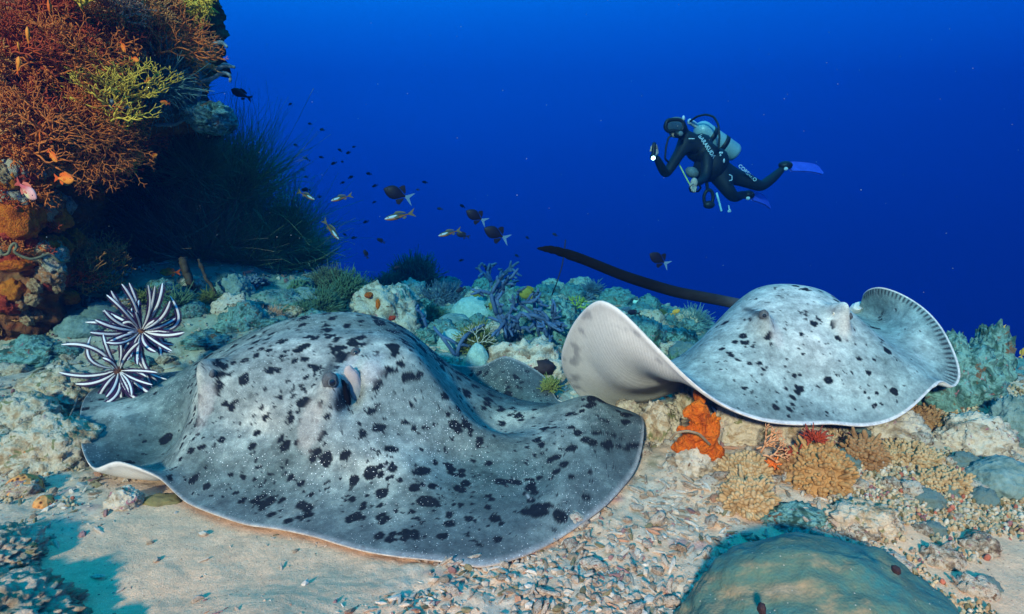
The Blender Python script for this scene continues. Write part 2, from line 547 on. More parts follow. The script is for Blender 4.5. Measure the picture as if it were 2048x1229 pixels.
RB = np.array([(-260, 425), (0, 424), (60, 426), (100, 436), (135, 436), (165, 415), (205, 410), (232, 440), (250, 446), (275, 432), (300, 418), (350, 440), (400, 490), (450, 540), (520, 590), (600, 630), (770, 660)], float)
ny, nx, nb = 330, 300, 50
pys = np.linspace(-260, 770, ny)
Rb = np.interp(pys, RB[:, 0], RB[:, 1])
s = np.linspace(0, 1, nx) ** 0.85
PX = -420 + (Rb[:, None] + 420) * s[None]
PY = np.repeat(pys[:, None], nx, 1)
Yw = wall_Y(np.stack([PX / 400, PY / 400], -1).reshape(-1, 2))[:, 0].reshape(ny, nx)
f = np.stack([np.stack([(PX - 1024) / FPX, (614.5 - PY) / FPX], -1)], 0)[0]
kk = Yw / (CP + f[..., 1] * SP)
WV = np.stack([f[..., 0] * kk, Yw, CAMH + (-SP + f[..., 1] * CP) * kk], -1)
back = []
for j in range(1, nb + 1):          # the wall turns round its right-hand edge and runs back into the reef
    tt = j / nb
    e = WV[:, -1].copy()
    cc = np.array([0, 0, CAMH])
    e = cc + (e - cc) * (1 + 0.75 * tt)
    e[:, 0] -= 0.9 * tt
    back.append(e)
WV = np.concatenate([WV, np.stack(back, 1)], 1)
nw = WV.shape[1]
du = np.gradient(WV, axis=1); dv = np.gradient(WV, axis=0)
Nn = np.cross(du, dv); Nn /= np.linalg.norm(Nn, axis=2, keepdims=True) + 1e-9
Nn *= np.sign((Nn * (np.array([0, 0, CAMH]) - WV)).sum(-1, keepdims=True) + 1e-9)
q = WV.reshape(-1, 3)
disp = 0.10 * fbm(q * 2.2, 3) + 0.10 * fbm(q * 4.5 + 5, 5, ridged=True, gain=0.55) + 0.025 * fbm(q * 22.0, 4)
WV = q + Nn.reshape(-1, 3) * (disp - 0.06)[:, None]
reef_wall = link('reef_wall', make_mesh('reef_wall', WV, [grid_faces(ny, nw)], WALL_M))
tag(reef_wall, kind='structure')

# ------------------------------------------------------------------ blotched stingrays
def ray_body(cons, n=340, nb=150, seed=1, thick=0.05, bumps=(), wave=None):
    """cons: (u, v, point). Template disc: u to the viewer's right, v = -1 snout, v = +1 tail. Returns sheets of positions."""
    X = np.array([(c[0], c[1]) for c in cons]); Z = np.array([c[2] for c in cons])
    ev = tps(X, Z, 0.0012)

    def sheet(m):
        g = np.linspace(-1, 1, m)
        a, b = np.meshgrid(g, g)
        u = a * np.sqrt(1 - b * b / 2); v = b * np.sqrt(1 - a * a / 2)
        P = ev(np.stack([u, v], -1).reshape(-1, 2))
        for (c, h, r, d) in bumps:
            w = np.exp(-(((P - c) / r) ** 2).sum(1))
            P = P + w[:, None] * h * np.asarray(d)[None]
        uv = np.stack([u, v], -1).reshape(-1, 2)
        r = np.hypot(uv[:, 0], uv[:, 1])
        if wave is not None:
            P = P + wave(uv, r)
        G = P.reshape(m, m, 3)
        N = np.cross(np.gradient(G, axis=1), np.gradient(G, axis=0))
        N /= np.linalg.norm(N, axis=2, keepdims=True) + 1e-12
        return P, N.reshape(-1, 3), uv, r
    return sheet(n), sheet(nb), n, nb, ev


def spots_field(uv, rng, count, fn_density, rmin, rmax, P3):
    """Irregular, partly clustered dark blotches (sizes in metres): >0 inside a blotch."""
    w = P3 + 0.010 * np.stack([fbm(P3 * 42 + k, 4, gain=0.6) for k in (3, 50, 90)], -1)
    s = np.full(len(uv), -1.0)
    ok = np.nonzero(np.hypot(uv[:, 0], uv[:, 1]) < 0.965)[0]
    m_ = int(round(math.sqrt(len(P3)))); G_ = P3.reshape(m_, m_, 3)
    area = np.linalg.norm(np.cross(np.gradient(G_, axis=0), np.gradient(G_, axis=1)), axis=2).ravel()[ok]
    area /= area.sum()
    k = 0
    tries = 0
    while k < count and tries < count * 30:
        tries += 1
        if tries % 50 == 1: pool = rng.choice(len(ok), 50, p=area)
        i = ok[pool[tries % 50]]
        if rng.uniform() > fn_density(uv[i]): continue
        R0 = rmin + (rmax - rmin) * rng.uniform() ** 3.2
        m = 1 if rng.uniform() < 0.55 else rng.randint(2, 6)
        for j in range(m):
            cc = P3[i] + (rng.normal(size=3) * R0 * 1.1 if j else 0)
            Rj = R0 * rng.uniform(0.5, 1.0)
            ax = rng.normal(size=3); ax /= np.linalg.norm(ax); el = rng.uniform(0.0, 0.5)
            near = np.nonzero((np.abs(w[:, 0] - cc[0]) < Rj * 1.8) & (np.abs(w[:, 1] - cc[1]) < Rj * 1.8))[0]
            d = w[near] - cc
            d = d - el * (d @ ax)[:, None] * ax
            s[near] = np.maximum(s[near], 1 - np.linalg.norm(d, axis=1) / Rj)
        k += 1
    return s


RAY_M = vcol_mat('ray_skin', 0.7, 0.06, 0.4, 160.0, 0.3, 0.002, specks=True)
BELLY_M = vcol_mat('ray_belly', 0.55, 0.3, 0.12, 60.0, 0.08, 0.002)
EYE_M = col_mat('eye_dark', (0.012, 0.014, 0.018), rough=0.12, spec=0.6, bump=0.0)
LID_M = col_mat('ray_eyelid', (0.13, 0.135, 0.14), (0.05, 0.055, 0.06), 90.0, 0.65, 0.4)
LID2_M = col_mat('ray_eye_ring', (0.10, 0.115, 0.125), (0.05, 0.06, 0.065), 90.0, 0.5, 0.3)
PALEFLESH_M = col_mat('pale_flesh', (0.50, 0.44, 0.41), (0.36, 0.33, 0.31), 60.0, 0.6, 0.4)
HOLE_M = col_mat('spiracle_inside', (0.006, 0.006, 0.008), rough=0.9, spec=0.02, bump=0.0)


def build_ray(cons, seed, base, mott, density, count, rmin, rmax, rim, bumps, wave=None, stripes=None, dust=1.0, thick=0.05, n=400, dark=0.39, lit_wing=1.0, patches=()):
    (P, N, uv, r), (Pb, Nb, uvb, rb), n, nb, ev = ray_body(cons, n, 150, seed, thick, bumps, wave)
    rng = np.random.RandomState(seed)
    T = thick * (1 - np.clip(r, 0, 1) ** 3) + 0.006 * (1 - S(0.985, 1.0, r))
    Tb = thick * (1 - np.clip(rb, 0, 1) ** 3) + 0.006 * (1 - S(0.985, 1.0, rb))
    top = P
    bot = Pb - Nb * Tb[:, None] - Nb * 0.004
    # colour of the back
    m1 = fbm(P * 5 + seed, 4); m2 = fbm(P * 19 + seed * 3, 4); m3 = fbm(P * 60 + seed * 5, 3)
    c = np.array(base)[None] * (1 + 0.40 * m1 + 0.55 * m2 + 0.36 * m3)[:, None]
    k = S(0.05, 0.45, m1 + 0.6 * m2)[:, None] * 0.5
    c = c * (1 - k) + k * np.array(mott)
    # naturally paler head, plus strobe light on face and wing middles painted in
    face = np.exp(-((uv[:, 0] - 0.05) / 0.42) ** 2 - ((uv[:, 1] + 0.42) / 0.42) ** 2)
    wing = np.exp(-((np.abs(uv[:, 0]) - 0.70) / 0.20) ** 2 - ((uv[:, 1] + 0.12) / 0.22) ** 2) * lit_wing
    kf_ = np.clip(face + 0.55 * wing + 0.30 * m1, 0, 1)[:, None]
    c = c * (dark + (1.30 - dark) * kf_) * (np.array([0.68, 1.03, 1.09]) * (1 - kf_) + kf_)     # bluish grey skin, with the strobe's falloff over the wings painted in
    k = S(0.78, 1.0, r)[:, None] * 0.35; c = c * (1 - k) + k * np.array([0.12, 0.135, 0.155])
    sp = spots_field(uv, rng, count, density, rmin, rmax, P)
    k = S(-0.02, 0.10, sp + 0.12 * m3)[:, None]
    c = c * (1 - k) + k * np.array([0.012, 0.015, 0.020])
    tiny = S(0.46, 0.52, fbm(P * 33 + 91, 3) + 0.12 * m1)[:, None] * 0.85
    c = c * (1 - tiny) + tiny * np.array([0.015, 0.018, 0.022])
    if stripes is not None:
        ang = np.degrees(np.arctan2(uv[:, 0], -uv[:, 1]))
        k = stripes(ang, r)[:, None]
        c = c * (1 - k) + k * np.array([0.03, 0.035, 0.04])
    for _ in range(16):          # old scratches in the skin
        i = rng.randint(len(P))
        if r[i] > 0.93: continue
        dr_ = rng.normal(size=3); dr_ /= np.linalg.norm(dr_)
        near = np.nonzero(np.abs(P - P[i]).max(1) < 0.05)[0]
        e_ = P[near] - P[i]; t_ = np.clip(e_ @ dr_, -0.03, 0.03)
        k = (S(0.0045, 0.0015, np.linalg.norm(e_ - t_[:, None] * dr_, axis=1)) * rng.uniform(0.3, 0.8))[:, None]
        c[near] = c[near] * (1 - k) + k * np.array([0.55, 0.56, 0.56])
    for pc, pr, pcol, amt in patches:
        k = (S(1.0, 0.45, np.linalg.norm((P - pc) / np.asarray(pr), axis=1) + 0.35 * m2) * amt)[:, None]
        c = c * (1 - k) + k * np.array(pcol)
    k = S(rim[0], rim[0] + 0.012, r)[:, None] * rim[1]
    c = c * (1 - k) + k * np.array([0.66, 0.62, 0.60])
    # belly
    angb = np.arctan2(uvb[:, 0], -uvb[:, 1])
    cb = np.repeat(np.array([[0.66, 0.63, 0.58]]), len(Pb), 0) * (1 + 0.12 * np.sin(angb * 210 + 2.0 * fbm(Pb * 6, 2)) * S(0.3, 0.7, rb) * S(1.0, 0.85, rb) + 0.05 * fbm(Pb * 20, 3))[:, None]
    k = (S(0.86, 0.93, rb) * S(0.05, 0.30, fbm(Pb * 14 + 40, 3)))[:, None] * 0.75
    k = np.maximum(k, 0.3 * S(0.90, 1.0, rb)[:, None]) * S(1.0, 0.985, rb)[:, None]
    cb = cb * (1 - k) + k * np.array([0.22, 0.22, 0.23])
    F1 = grid_faces(n, n)[:, ::-1]
    F2 = grid_faces(nb, nb) + len(top)
    V = np.concatenate([top, bot])
    # rim: joins both sheets all the way round
    ring = lambda m: np.concatenate([np.arange(m), m * np.arange(1, m) + m - 1, (m * m - 1) - np.arange(1, m), (m * (m - 1)) - m * np.arange(1, m - 1)])
    R1, R2 = ring(n), ring(nb) + len(top)
    L1, L2 = len(R1), len(R2)
    tri = []
    for i in range(L1):
        j = (i * L2) // L1
        tri.append((R1[i], R1[(i + 1) % L1], R2[j % L2]))
        j2 = ((i + 1) * L2) // L1
        if j2 != j:
            tri.append((R1[(i + 1) % L1], R2[j2 % L2], R2[j % L2]))
    col = np.clip(np.concatenate([c, cb]), 0.008, 0.85)
    dustv = np.concatenate([np.full(len(top), dust), np.zeros(len(bot))])
    mi = np.concatenate([np.zeros(len(F1)), np.ones(len(F2)), np.zeros(len(tri))])
    me = make_mesh('ray_body', V, [F1, F2, np.array(tri)], [RAY_M, BELLY_M], col=col, attrs={'dust': dustv}, mi=mi)
    return me, ev, (P, N, uv)


def pol(phi, r=1.0):
    return (r * math.sin(rad(phi)), -r * math.cos(rad(phi)))


def cons_list(margin, inner):
    out = []
    for e in margin:
        u, v = pol(e[0]); out.append((u, v, e[1]))
    for e in inner:
        out.append(e)
    return out


# the large ray resting on the sand in front
m1 = [(0, onz(400, 1017, .02)), (15, onz(520, 1053, .02)), (30, onz(640, 1076, .02)), (45, onz(800, 1113, .02)), (60, onz(960, 1134, .02)),
      (75, onz(1110, 1082, .02)), (87, onz(1215, 1008, .04)), (97, onz(1272, 938, .07)), (105, onz(1288, 862, .13)), (112, at(1283, 833, 2.1)),
      (122, at(1235, 822, 2.35)), (137, at(1118, 802, 2.6)), (150, at(1088, 752, 2.75)), (160, at(1012, 712, 2.8)), (170, at(963, 732, 2.86)),
      (180, at(900, 728, 2.95)), (195, at(820, 705, 3.05)), (220, at(650, 700, 3.1)), (240, at(490, 722, 3.0)), (255, at(335, 745, 2.72)),
      (265, at(245, 752, 2.6)), (276, at(182, 782, 2.42)), (290, at(160, 832, 2.18)), (305, at(163, 890, 1.98)), (320, at(190, 936, 1.83)),
      (332, at(236, 922, 1.79)), (343, at(316, 953, 1.73)), (352, onz(360, 995, .025))]
i1 = [(-.16, -.45, at(418, 752, 2.06)), (-.12, -.72, at(405, 880, 1.86)), (-.34, -.42, onz(362, 868, .06)), (-.3, -.72, onz(335, 935, .05)), (-.62, -.25, at(255, 842, 2.14)), (-.7, .12, at(250, 795, 2.4)),
      (0, -.5, at(535, 795, 1.93)), (-.02, -.63, at(530, 868, 1.865)), (.12, -.64, at(640, 880, 1.78)), (0, -.3, at(540, 690, 2.15)), (-.12, -.15, at(462, 700, 2.3)), (0, -.05, at(590, 640, 2.36)), (.1, .08, at(700, 624, 2.44)),
      (.17, -.47, at(665, 790, 1.94)), (.3, -.28, at(810, 715, 2.12)), (.22, -.78, onz(690, 965, .075)), (-.03, -.80, onz(480, 945, .07)), (.1, -.88, onz(590, 1010, .045)), (.46, -.62, onz(860, 985, .06)), (.55, -.45, onz(930, 925, .06)),
      (.36, -.38, at(820, 840, 1.90)), (.46, -.2, at(905, 800, 2.04)), (.57, -.12, onz(985, 865, .065)), (.33, .02, at(830, 672, 2.45)), (.45, .12, at(935, 762, 2.4)), (.56, .12, at(1020, 818, 2.24)), (.55, .38, at(1055, 803, 2.46)),
      (.72, -.18, at(1120, 860, 2.0)), (.8, .06, at(1188, 793, 2.2)), (.72, -.45, at(1085, 965, 1.74)), (.28, .74, at(1015, 800, 2.62)), (.15, .72, at(930, 780, 2.75)),
      (0, .5, at(690, 700, 2.9)), (-.4, .35, at(425, 742, 2.72)), (.15, -.1, at(720, 660, 2.28))]
cons1 = cons_list(m1, i1)
eyeA = at(655, 765, 1.9)
eyeB = at(417, 745, 2.02)
bumps1 = [(eyeA + np.array([0.0, 0.03, -0.03]), 0.085, (0.050, 0.085, 0.09), (0.1, -0.55, 0.75)),
          (eyeB + np.array([0, 0.02, -0.03]), 0.085, (0.034, 0.07, 0.10), (-0.25, -0.5, 0.75)),
          (at(728, 722, 2.0), 0.055, (0.055, 0.09, 0.07), (0.1, -0.5, 0.8)),
          (at(700, 792, 1.93), -0.075, (0.028, 0.07, 0.05), (0, -0.8, 0.4))]
dens1 = lambda c: (1.0 if (c[1] < 0.25 and abs(c[0]) < 0.45) else 0.85) if (c[0] > -0.28) else 0.16
front_ray = thing('stingray', 'large dark blotched stingray resting on the sand in front', 'stingray', onz(650, 1000, 0.02))


def child_of(root, name, me, **kw):
    o = link(name, me, root, **kw)
    o.matrix_parent_inverse = Matrix.Translation(root.location).inverted() if root.rotation_euler[:] == (0, 0, 0) else root.matrix_world.inverted()
    return o


me, ev1, back1 = build_ray(cons1, 5, (0.25, 0.255, 0.235), (0.56, 0.53, 0.45), dens1, 1750, 0.0040, 0.025, (0.985, 0.32), bumps1, dust=1.0, patches=[
    (at(738, 745, 1.97), (0.05, 0.2, 0.06), (0.50, 0.46, 0.43), 0.8), (at(690, 735, 1.97), (0.035, 0.2, 0.03), (0.48, 0.44, 0.42), 0.8), (at(625, 850, 1.85), (0.05, 0.2, 0.09), (0.44, 0.40, 0.36), 0.6),
    (at(420, 800, 2.0), (0.04, 0.3, 0.10), (0.46, 0.43, 0.40), 0.7), (at(692, 792, 1.95), (0.022, 0.2, 0.05), (0.02, 0.018, 0.022), 0.95), (at(648, 745, 1.95), (0.035, 0.2, 0.035), (0.06, 0.065, 0.07), 0.8), (at(712, 706, 2.0), (0.03, 0.2, 0.025), (0.05, 0.055, 0.06), 0.85)])
child_of(front_ray, 'body', me)


def ellipsoid(c, size, rot=None, sub=3, amp=0.0, seed=1):
    V, F = ico(sub)
    V = V * (1 + amp * fbm(V * 2 + seed, 3))[:, None] * np.asarray(size)
    if rot is not None: V = V @ np.asarray(rot).T
    return V + np.asarray(c), [F]


def bvh_of(me):
    return BVHTree.FromPolygons([v.co[:] for v in me.vertices], [q.vertices[:] for q in me.polygons])


def on_body(bv, px, py):
    eye = Vector((0, 0, CAMH))
    d = (Vector(at(px, py, 2.0)) - eye).normalized()
    h = bv.ray_cast(eye, d)
    return np.array(h[0] if h[0] is not None else at(px, py, 2.0)), np.array(d)


def eye_parts(root, bv, px, py, s, look):
    """An eye on its knob: dark ball half sunk in a skin coloured lid."""
    h, d = on_body(bv, px, py)
    R_ = np.array(Vector(look).to_track_quat('Z', 'Y').to_matrix())
    c = h + d * s * 0.35
    e = child_of(root, 'eye', make_mesh('eye', *ellipsoid(c + R_[:, 2] * s * 0.45, (s * 0.72, s * 0.72, s * 0.6), R_), EYE_M))
    V, F = ellipsoid(c + np.array([0, 0.25 * s, 0.15 * s]), (s * 1.25, s * 1.45, s * 1.05), R_, 4, 0.14, 3)
    V = V + 0.10 * s * np.stack([fbm(V * 90 + k, 3) for k in (1, 20, 40)], -1)
    l = link('eyelid', make_mesh('eyelid', V, F, RAY_M, col=np.repeat(np.array([[0.10, 0.105, 0.11]]), len(V), 0) * (1 + 0.6 * fbm(V * 60, 3))[:, None]), e)
    ring = []
    for a in np.linspace(0, 2 * np.pi, 25):
        ring.append(c + R_[:, 2] * s * 0.78 + s * 0.60 * (R_[:, 0] * math.cos(a) + R_[:, 1] * math.sin(a)))
    link('eye_ring', make_mesh('eye_ring', *tubes(np.array(ring)[None], np.full((1, 25), s * 0.11), 6, cap=False), LID2_M), e)
    return e


bv1 = bvh_of(me)
eye_parts(front_ray, bv1, 660, 766, 0.021, (0.75, -0.75, 0.25))
eye_parts(front_ray, bv1, 424, 750, 0.011, (-0.9, -0.5, 0.25))
eye_parts(front_ray, bv1, 711, 708, 0.014, (0.3, -0.7, 0.65))


def sheet_patch(pts, nu=24, nv=24, thick=0.006):
    """pts: rows of world points (equal length) -> smooth thin solid patch."""
    pts = np.array(pts, float)
    a, b = pts.shape[:2]
    X = np.array([(i / (a - 1), j / (b - 1)) for i in range(a) for j in range(b)])
    e = tps(X, pts.reshape(-1, 3), 1e-5)
    g = np.stack(np.meshgrid(np.linspace(0, 1, nu), np.linspace(0, 1, nv), indexing='ij'), -1).reshape(-1, 2)
    P = e(g).reshape(nu, nv, 3)
    N = np.cross(np.gradient(P, axis=0), np.gradient(P, axis=1)); N /= np.linalg.norm(N, axis=2, keepdims=True) + 1e-9
    A = (P + N * thick / 2).reshape(-1, 3); B = (P - N * thick / 2).reshape(-1, 3)
    F = grid_faces(nu, nv)
    idx = np.arange(nu * nv).reshape(nu, nv)
    ring = np.concatenate([idx[0], idx[1:, -1], idx[-1, -2::-1], idx[-2:0:-1, 0]])
    nxt = np.roll(ring, -1)
    n = len(A)
    side = np.stack([ring, nxt, nxt + n, ring + n], 1)
    return np.concatenate([A, B]), [F, F[:, ::-1] + n, side]


hs, dd = on_body(bv1, 708, 772)
V, F = ellipsoid(hs - dd * 0.004, (0.027, 0.014, 0.072), rotm(0, rad(-12), rad(15)), 4, 0.22, 4)
fz = S(-0.05, 0.05, V[:, 2] - hs[2])[:, None]
cc = np.array([0.16, 0.24, 0.27]) * (1 - fz) + np.array([0.40, 0.34, 0.33]) * fz
child_of(front_ray, 'spiracle_flap', make_mesh('spiracle_flap', V, F, vcol_mat('flap_flesh', 0.5, 0.2, 0.2, 90.0), col=cc))
hs, dd = on_body(bv1, 688, 790)
child_of(front_ray, 'spiracle', make_mesh('spiracle', *ellipsoid(hs + dd * 0.010, (0.018, 0.012, 0.056), rotm(0, rad(-10), 0), 4, 0.2), HOLE_M))
# the second ray gliding over the corals behind
m2 = [(0, at(1665, 848, 1.80)), (10, at(1722, 853, 1.82)), (25, at(1795, 836, 1.87)), (40, at(1852, 790, 1.95)), (49, at(1884, 762, 2.02)), (57, at(1908, 774, 2.05)),
      (65, at(1921, 752, 2.1)), (78, at(1903, 690, 2.2)), (90, at(1872, 640, 2.3)), (105, at(1818, 596, 2.42)), (120, at(1762, 575, 2.52)), (135, at(1727, 588, 2.62)),
      (148, at(1713, 625, 2.7)), (165, at(1650, 650, 3.0)), (180, at(1540, 650, 3.05)),
      (-10, at(1602, 850, 1.78)), (-22, at(1530, 843, 1.78)), (-35, at(1455, 815, 1.8)), (-47, at(1392, 770, 1.85)), (-58, at(1340, 720, 1.9)), (-70, at(1282, 660, 1.95)),
      (-80, at(1236, 617, 2.0)), (-88, at(1198, 601, 2.05)), (-98, at(1158, 632, 2.15)), (-110, at(1132, 678, 2.25)), (-122, at(1123, 720, 2.35)), (-135, at(1140, 766, 2.45)),
      (-148, at(1185, 806, 2.52)), (-160, at(1275, 803, 2.58)), (-170, at(1340, 742, 2.72))]
i2 = [(-.13, -.45, at(1525, 640, 2.15)), (.15, -.45, at(1680, 632, 2.2)), (0, -.12, at(1585, 569, 2.42)), (.14, -.12, at(1660, 588, 2.46)), (-.14, -.1, at(1505, 580, 2.46)),
      (0, -.5, at(1605, 665, 2.08)), (0, -.76, at(1625, 770, 1.93)), (-.25, -.7, at(1500, 745, 1.94)), (-.36, -.45, at(1415, 692, 2.1)), (.3, -.65, at(1752, 745, 1.98)),
      (.42, -.4, at(1775, 695, 2.1)), (.66, -.25, at(1845, 718, 2.14)), (.7, .02, at(1825, 655, 2.3)), (.5, .22, at(1760, 640, 2.52)), (.3, -.1, at(1720, 648, 2.36)),
      (0, .4, at(1570, 640, 2.8)), (-.3, .12, at(1430, 668, 2.6)), (-.36, -.12, at(1395, 685, 2.4)), (-.76, -.1, at(1258, 690, 2.06)), (-.72, .25, at(1205, 730, 2.3)),
      (-.5, .15, at(1305, 748, 2.3)), (-.45, .5, at(1290, 780, 2.52)), (-.58, -.33, at(1350, 738, 2.04))]
cons2 = cons_list(m2, i2)
eC, eD = at(1528, 632, 2.1), at(1684, 628, 2.14)
bumps2 = [(eC + np.array([0.0, 0.03, -0.03]), 0.07, (0.034, 0.06, 0.08), (0, -0.6, 0.7)),
          (eD + np.array([0, 0.03, -0.03]), 0.085, (0.028, 0.055, 0.09), (0.1, -0.5, 0.8))]
dens2 = lambda c: 0.9 if (-0.45 < c[0] < 0.5 and c[1] < 0.3) else 0.15


def stripes2(ang, r):
    band = S(54, 62, ang) * S(142, 130, ang) * S(0.86, 0.93, r) * S(0.985, 0.965, r)
    return band * S(-0.25, 0.5, np.sin(np.radians(ang) * 170)) * 0.92


back_ray = thing('stingray', 'pale blotched stingray gliding over the corals with one wing curled up', 'stingray', at(1600, 700, 2.3))
me, ev2, _ = build_ray(cons2, 9, (0.38, 0.375, 0.345), (0.56, 0.53, 0.47), dens2, 330, 0.0045, 0.021, (0.975, 1.0), bumps2, patches=[(at(1545, 665, 2.1), (0.03, 0.3, 0.06), (0.50, 0.47, 0.44), 0.7), (at(1688, 650, 2.1), (0.03, 0.3, 0.07), (0.52, 0.48, 0.44), 0.8), (at(1524, 630, 2.1), (0.022, 0.3, 0.02), (0.05, 0.055, 0.06), 0.8)], stripes=stripes2, dust=0.35, n=320, dark=0.75)
child_of(back_ray, 'body', me)
bv2 = bvh_of(me)
eye_parts(back_ray, bv2, 1528, 632, 0.013, (-0.25, -0.95, 0.2))
eye_parts(back_ray, bv2, 1700, 634, 0.009, (0.9, -0.4, 0.1))
# tail: long, dark, with a deep fold of skin
tp = np.array([at(1545, 628, 2.95), at(1500, 612, 2.93), at(1440, 599, 2.9), at(1350, 583, 2.86), at(1250, 552, 2.8), at(1160, 515, 2.75), at(1105, 498, 2.71), at(1074, 497, 2.7)])
tt = np.linspace(0, 1, len(tp)); te = tps(np.c_[tt, tt * 0 + 0.01 * np.sin(9 * tt)], tp, 1e-6)
q = np.linspace(0, 1, 60)
TP = np.stack([np.interp(q, tt, tp[:, i]) for i in range(3)], 1)
for _ in range(6):
    TP[1:-1] = 0.25 * TP[:-2] + 0.5 * TP[1:-1] + 0.25 * TP[2:]
hh = np.interp(q, [0, .1, .25, .5, .75, .9, .97, 1], [0.034, 0.029, 0.027, 0.027, 0.024, 0.016, 0.008, 0.002])
ww = np.interp(q, [0, .2, .6, 1], [0.05, 0.026, 0.016, 0.004])
th = np.arange(14) / 14 * 2 * np.pi
Vt = []
for i in range(60):
    rag = 1 + 0.10 * math.sin(i * 2.1) * (q[i] > 0.75)
    for a in th:
        fold = 1.35 if math.sin(a) < -0.3 else 1.0
        Vt.append(TP[i] + np.array([0, ww[i] * math.cos(a), hh[i] * rag * fold * math.sin(a) * 0.85]))
Vt = np.array(Vt)
tc = np.repeat(np.interp(q, [0, .12, .3, .5, 1], [0.20, 0.10, 0.02, 0.006, 0.004])[:, None], 14, 1).ravel()
tc = np.repeat(tc[:, None], 3, 1) * np.array([0.95, 1.0, 1.1]) * (1 + 0.5 * fbm(Vt * 40, 3))[:, None]
tailF = [grid_faces(60, 14, True), np.arange(14)[None, ::-1], (59 * 14 + np.arange(14))[None]]
child_of(back_ray, 'tail', make_mesh('tail', Vt, tailF, vcol_mat('ray_tail_skin', 0.8, 0.05), col=np.clip(tc, 0.004, 1)))

# ------------------------------------------------------------------ coral builders
def fan(radius, rng, levels=7, stems=4, spread=1.9, thick=0.004, flat=0.16, angle=0.45, droop=0.0, sides=4, up=(0, 0, 1), normal=(0, -1, 0), shrink=0.86):
    """Branching sea fan: forks again and again in a slightly wavy sheet. Rooted at the origin, grows along 'up'."""
    up = np.asarray(up, float); up /= np.linalg.norm(up)
    nrm = np.asarray(normal, float); nrm -= up * nrm.dot(up); nrm /= np.linalg.norm(nrm)
    side = np.cross(up, nrm)
    pos = np.zeros((stems, 2)); ang = np.linspace(-spread / 2, spread / 2, stems) + rng.normal(size=stems) * 0.1
    off = rng.normal(size=stems) * 0.02
    L = radius * (1 - shrink) / (1 - shrink ** levels) * 1.12
    segP, segR = [], []
    r0 = thick
    for lv in range(levels):
        n = len(pos)
        l = L * (shrink ** lv) * rng.uniform(0.65, 1.25, n)
        bend = rng.normal(size=n) * 0.18
        mid = pos + (l * 0.5)[:, None] * np.stack([np.sin(ang - bend), np.cos(ang - bend)], 1)
        end = mid + (l * 0.5)[:, None] * np.stack([np.sin(ang + bend), np.cos(ang + bend)], 1)
        o2 = off + rng.normal(size=n) * flat * l
        tri = np.stack([pos, mid, end], 1)
        oo = np.stack([off, (off + o2) / 2 + rng.normal(size=n) * 0.1 * l * flat, o2], 1)
        P = tri[..., 0:1] * side + tri[..., 1:2] * up + oo[..., None] * nrm
        rr_ = r0 * (0.84 ** lv)
        segP.append(P); segR.append(np.repeat(np.array([[rr_, rr_ * 0.92, rr_ * 0.84]]), n, 0))
        keep = rng.uniform(size=n) > 0.06 * lv
        p2, a2, of2 = [], [], []
        for k in np.nonzero(keep)[0]:
            m = 2 if rng.uniform() < 0.86 else 1
            for j in range(m):
                da = (angle * (1 if j else -1) if m == 2 else 0) + rng.normal() * 0.16
                p2.append(end[k]); a2.append(np.clip(ang[k] + da, -spread * 0.85, spread * 0.85)); of2.append(o2[k])
        if len(p2) > 1900:
            idx = rng.choice(len(p2), 1900, replace=False)
            p2, a2, of2 = [p2[i] for i in idx], [a2[i] for i in idx], [of2[i] for i in idx]
        pos, ang, off = np.array(p2), np.array(a2), np.array(of2)
    P = np.concatenate(segP); Rr = np.concatenate(segR)
    P[..., 2] -= droop * (P ** 2).sum(-1) / radius
    return tubes(P, Rr, sides)


def bush(radius, rng, count, thick=0.002, sides=3, npt=5, hemi=0.2, fork=True, squash=1.0, curl=0.25, inner=0.15):
    """Dense puff of thin branches rooted near the origin."""
    d = rng.normal(size=(count, 3)); d[:, 2] = np.abs(d[:, 2]) + hemi
    d /= np.linalg.norm(d, axis=1)[:, None]
    l = radius * rng.uniform(0.62, 1.0, count) ** 0.5 * (1 + 0.25 * fbm(d * 2.0 + 7, 3))
    s = np.linspace(inner, 1, npt)
    bend = rng.normal(size=(count, 3)) * curl
    P = d[:, None] * (l[:, None] * s[None])[..., None] + bend[:, None] * (l[:, None] * (s ** 2)[None])[..., None]
    P[..., 2] *= squash
    R0 = np.linspace(1.0, 0.55, npt)[None] * thick * rng.uniform(0.7, 1.2, count)[:, None]
    parts = [tubes(P, R0, sides)]
    if fork:
        k = rng.randint(1, npt - 1, count)
        st = P[np.arange(count), k]
        d2 = d + rng.normal(size=(count, 3)) * 0.55; d2 /= np.linalg.norm(d2, axis=1)[:, None]
        s2 = np.linspace(0, 1, 3)
        P2 = st[:, None] + d2[:, None] * (l[:, None] * 0.32 * s2[None])[..., None]
        P2[..., 2] = np.maximum(P2[..., 2], -0.1 * radius)
        parts.append(tubes(P2, np.linspace(0.8, 0.5, 3)[None] * thick * np.ones((count, 1)), sides))
    return join(parts)


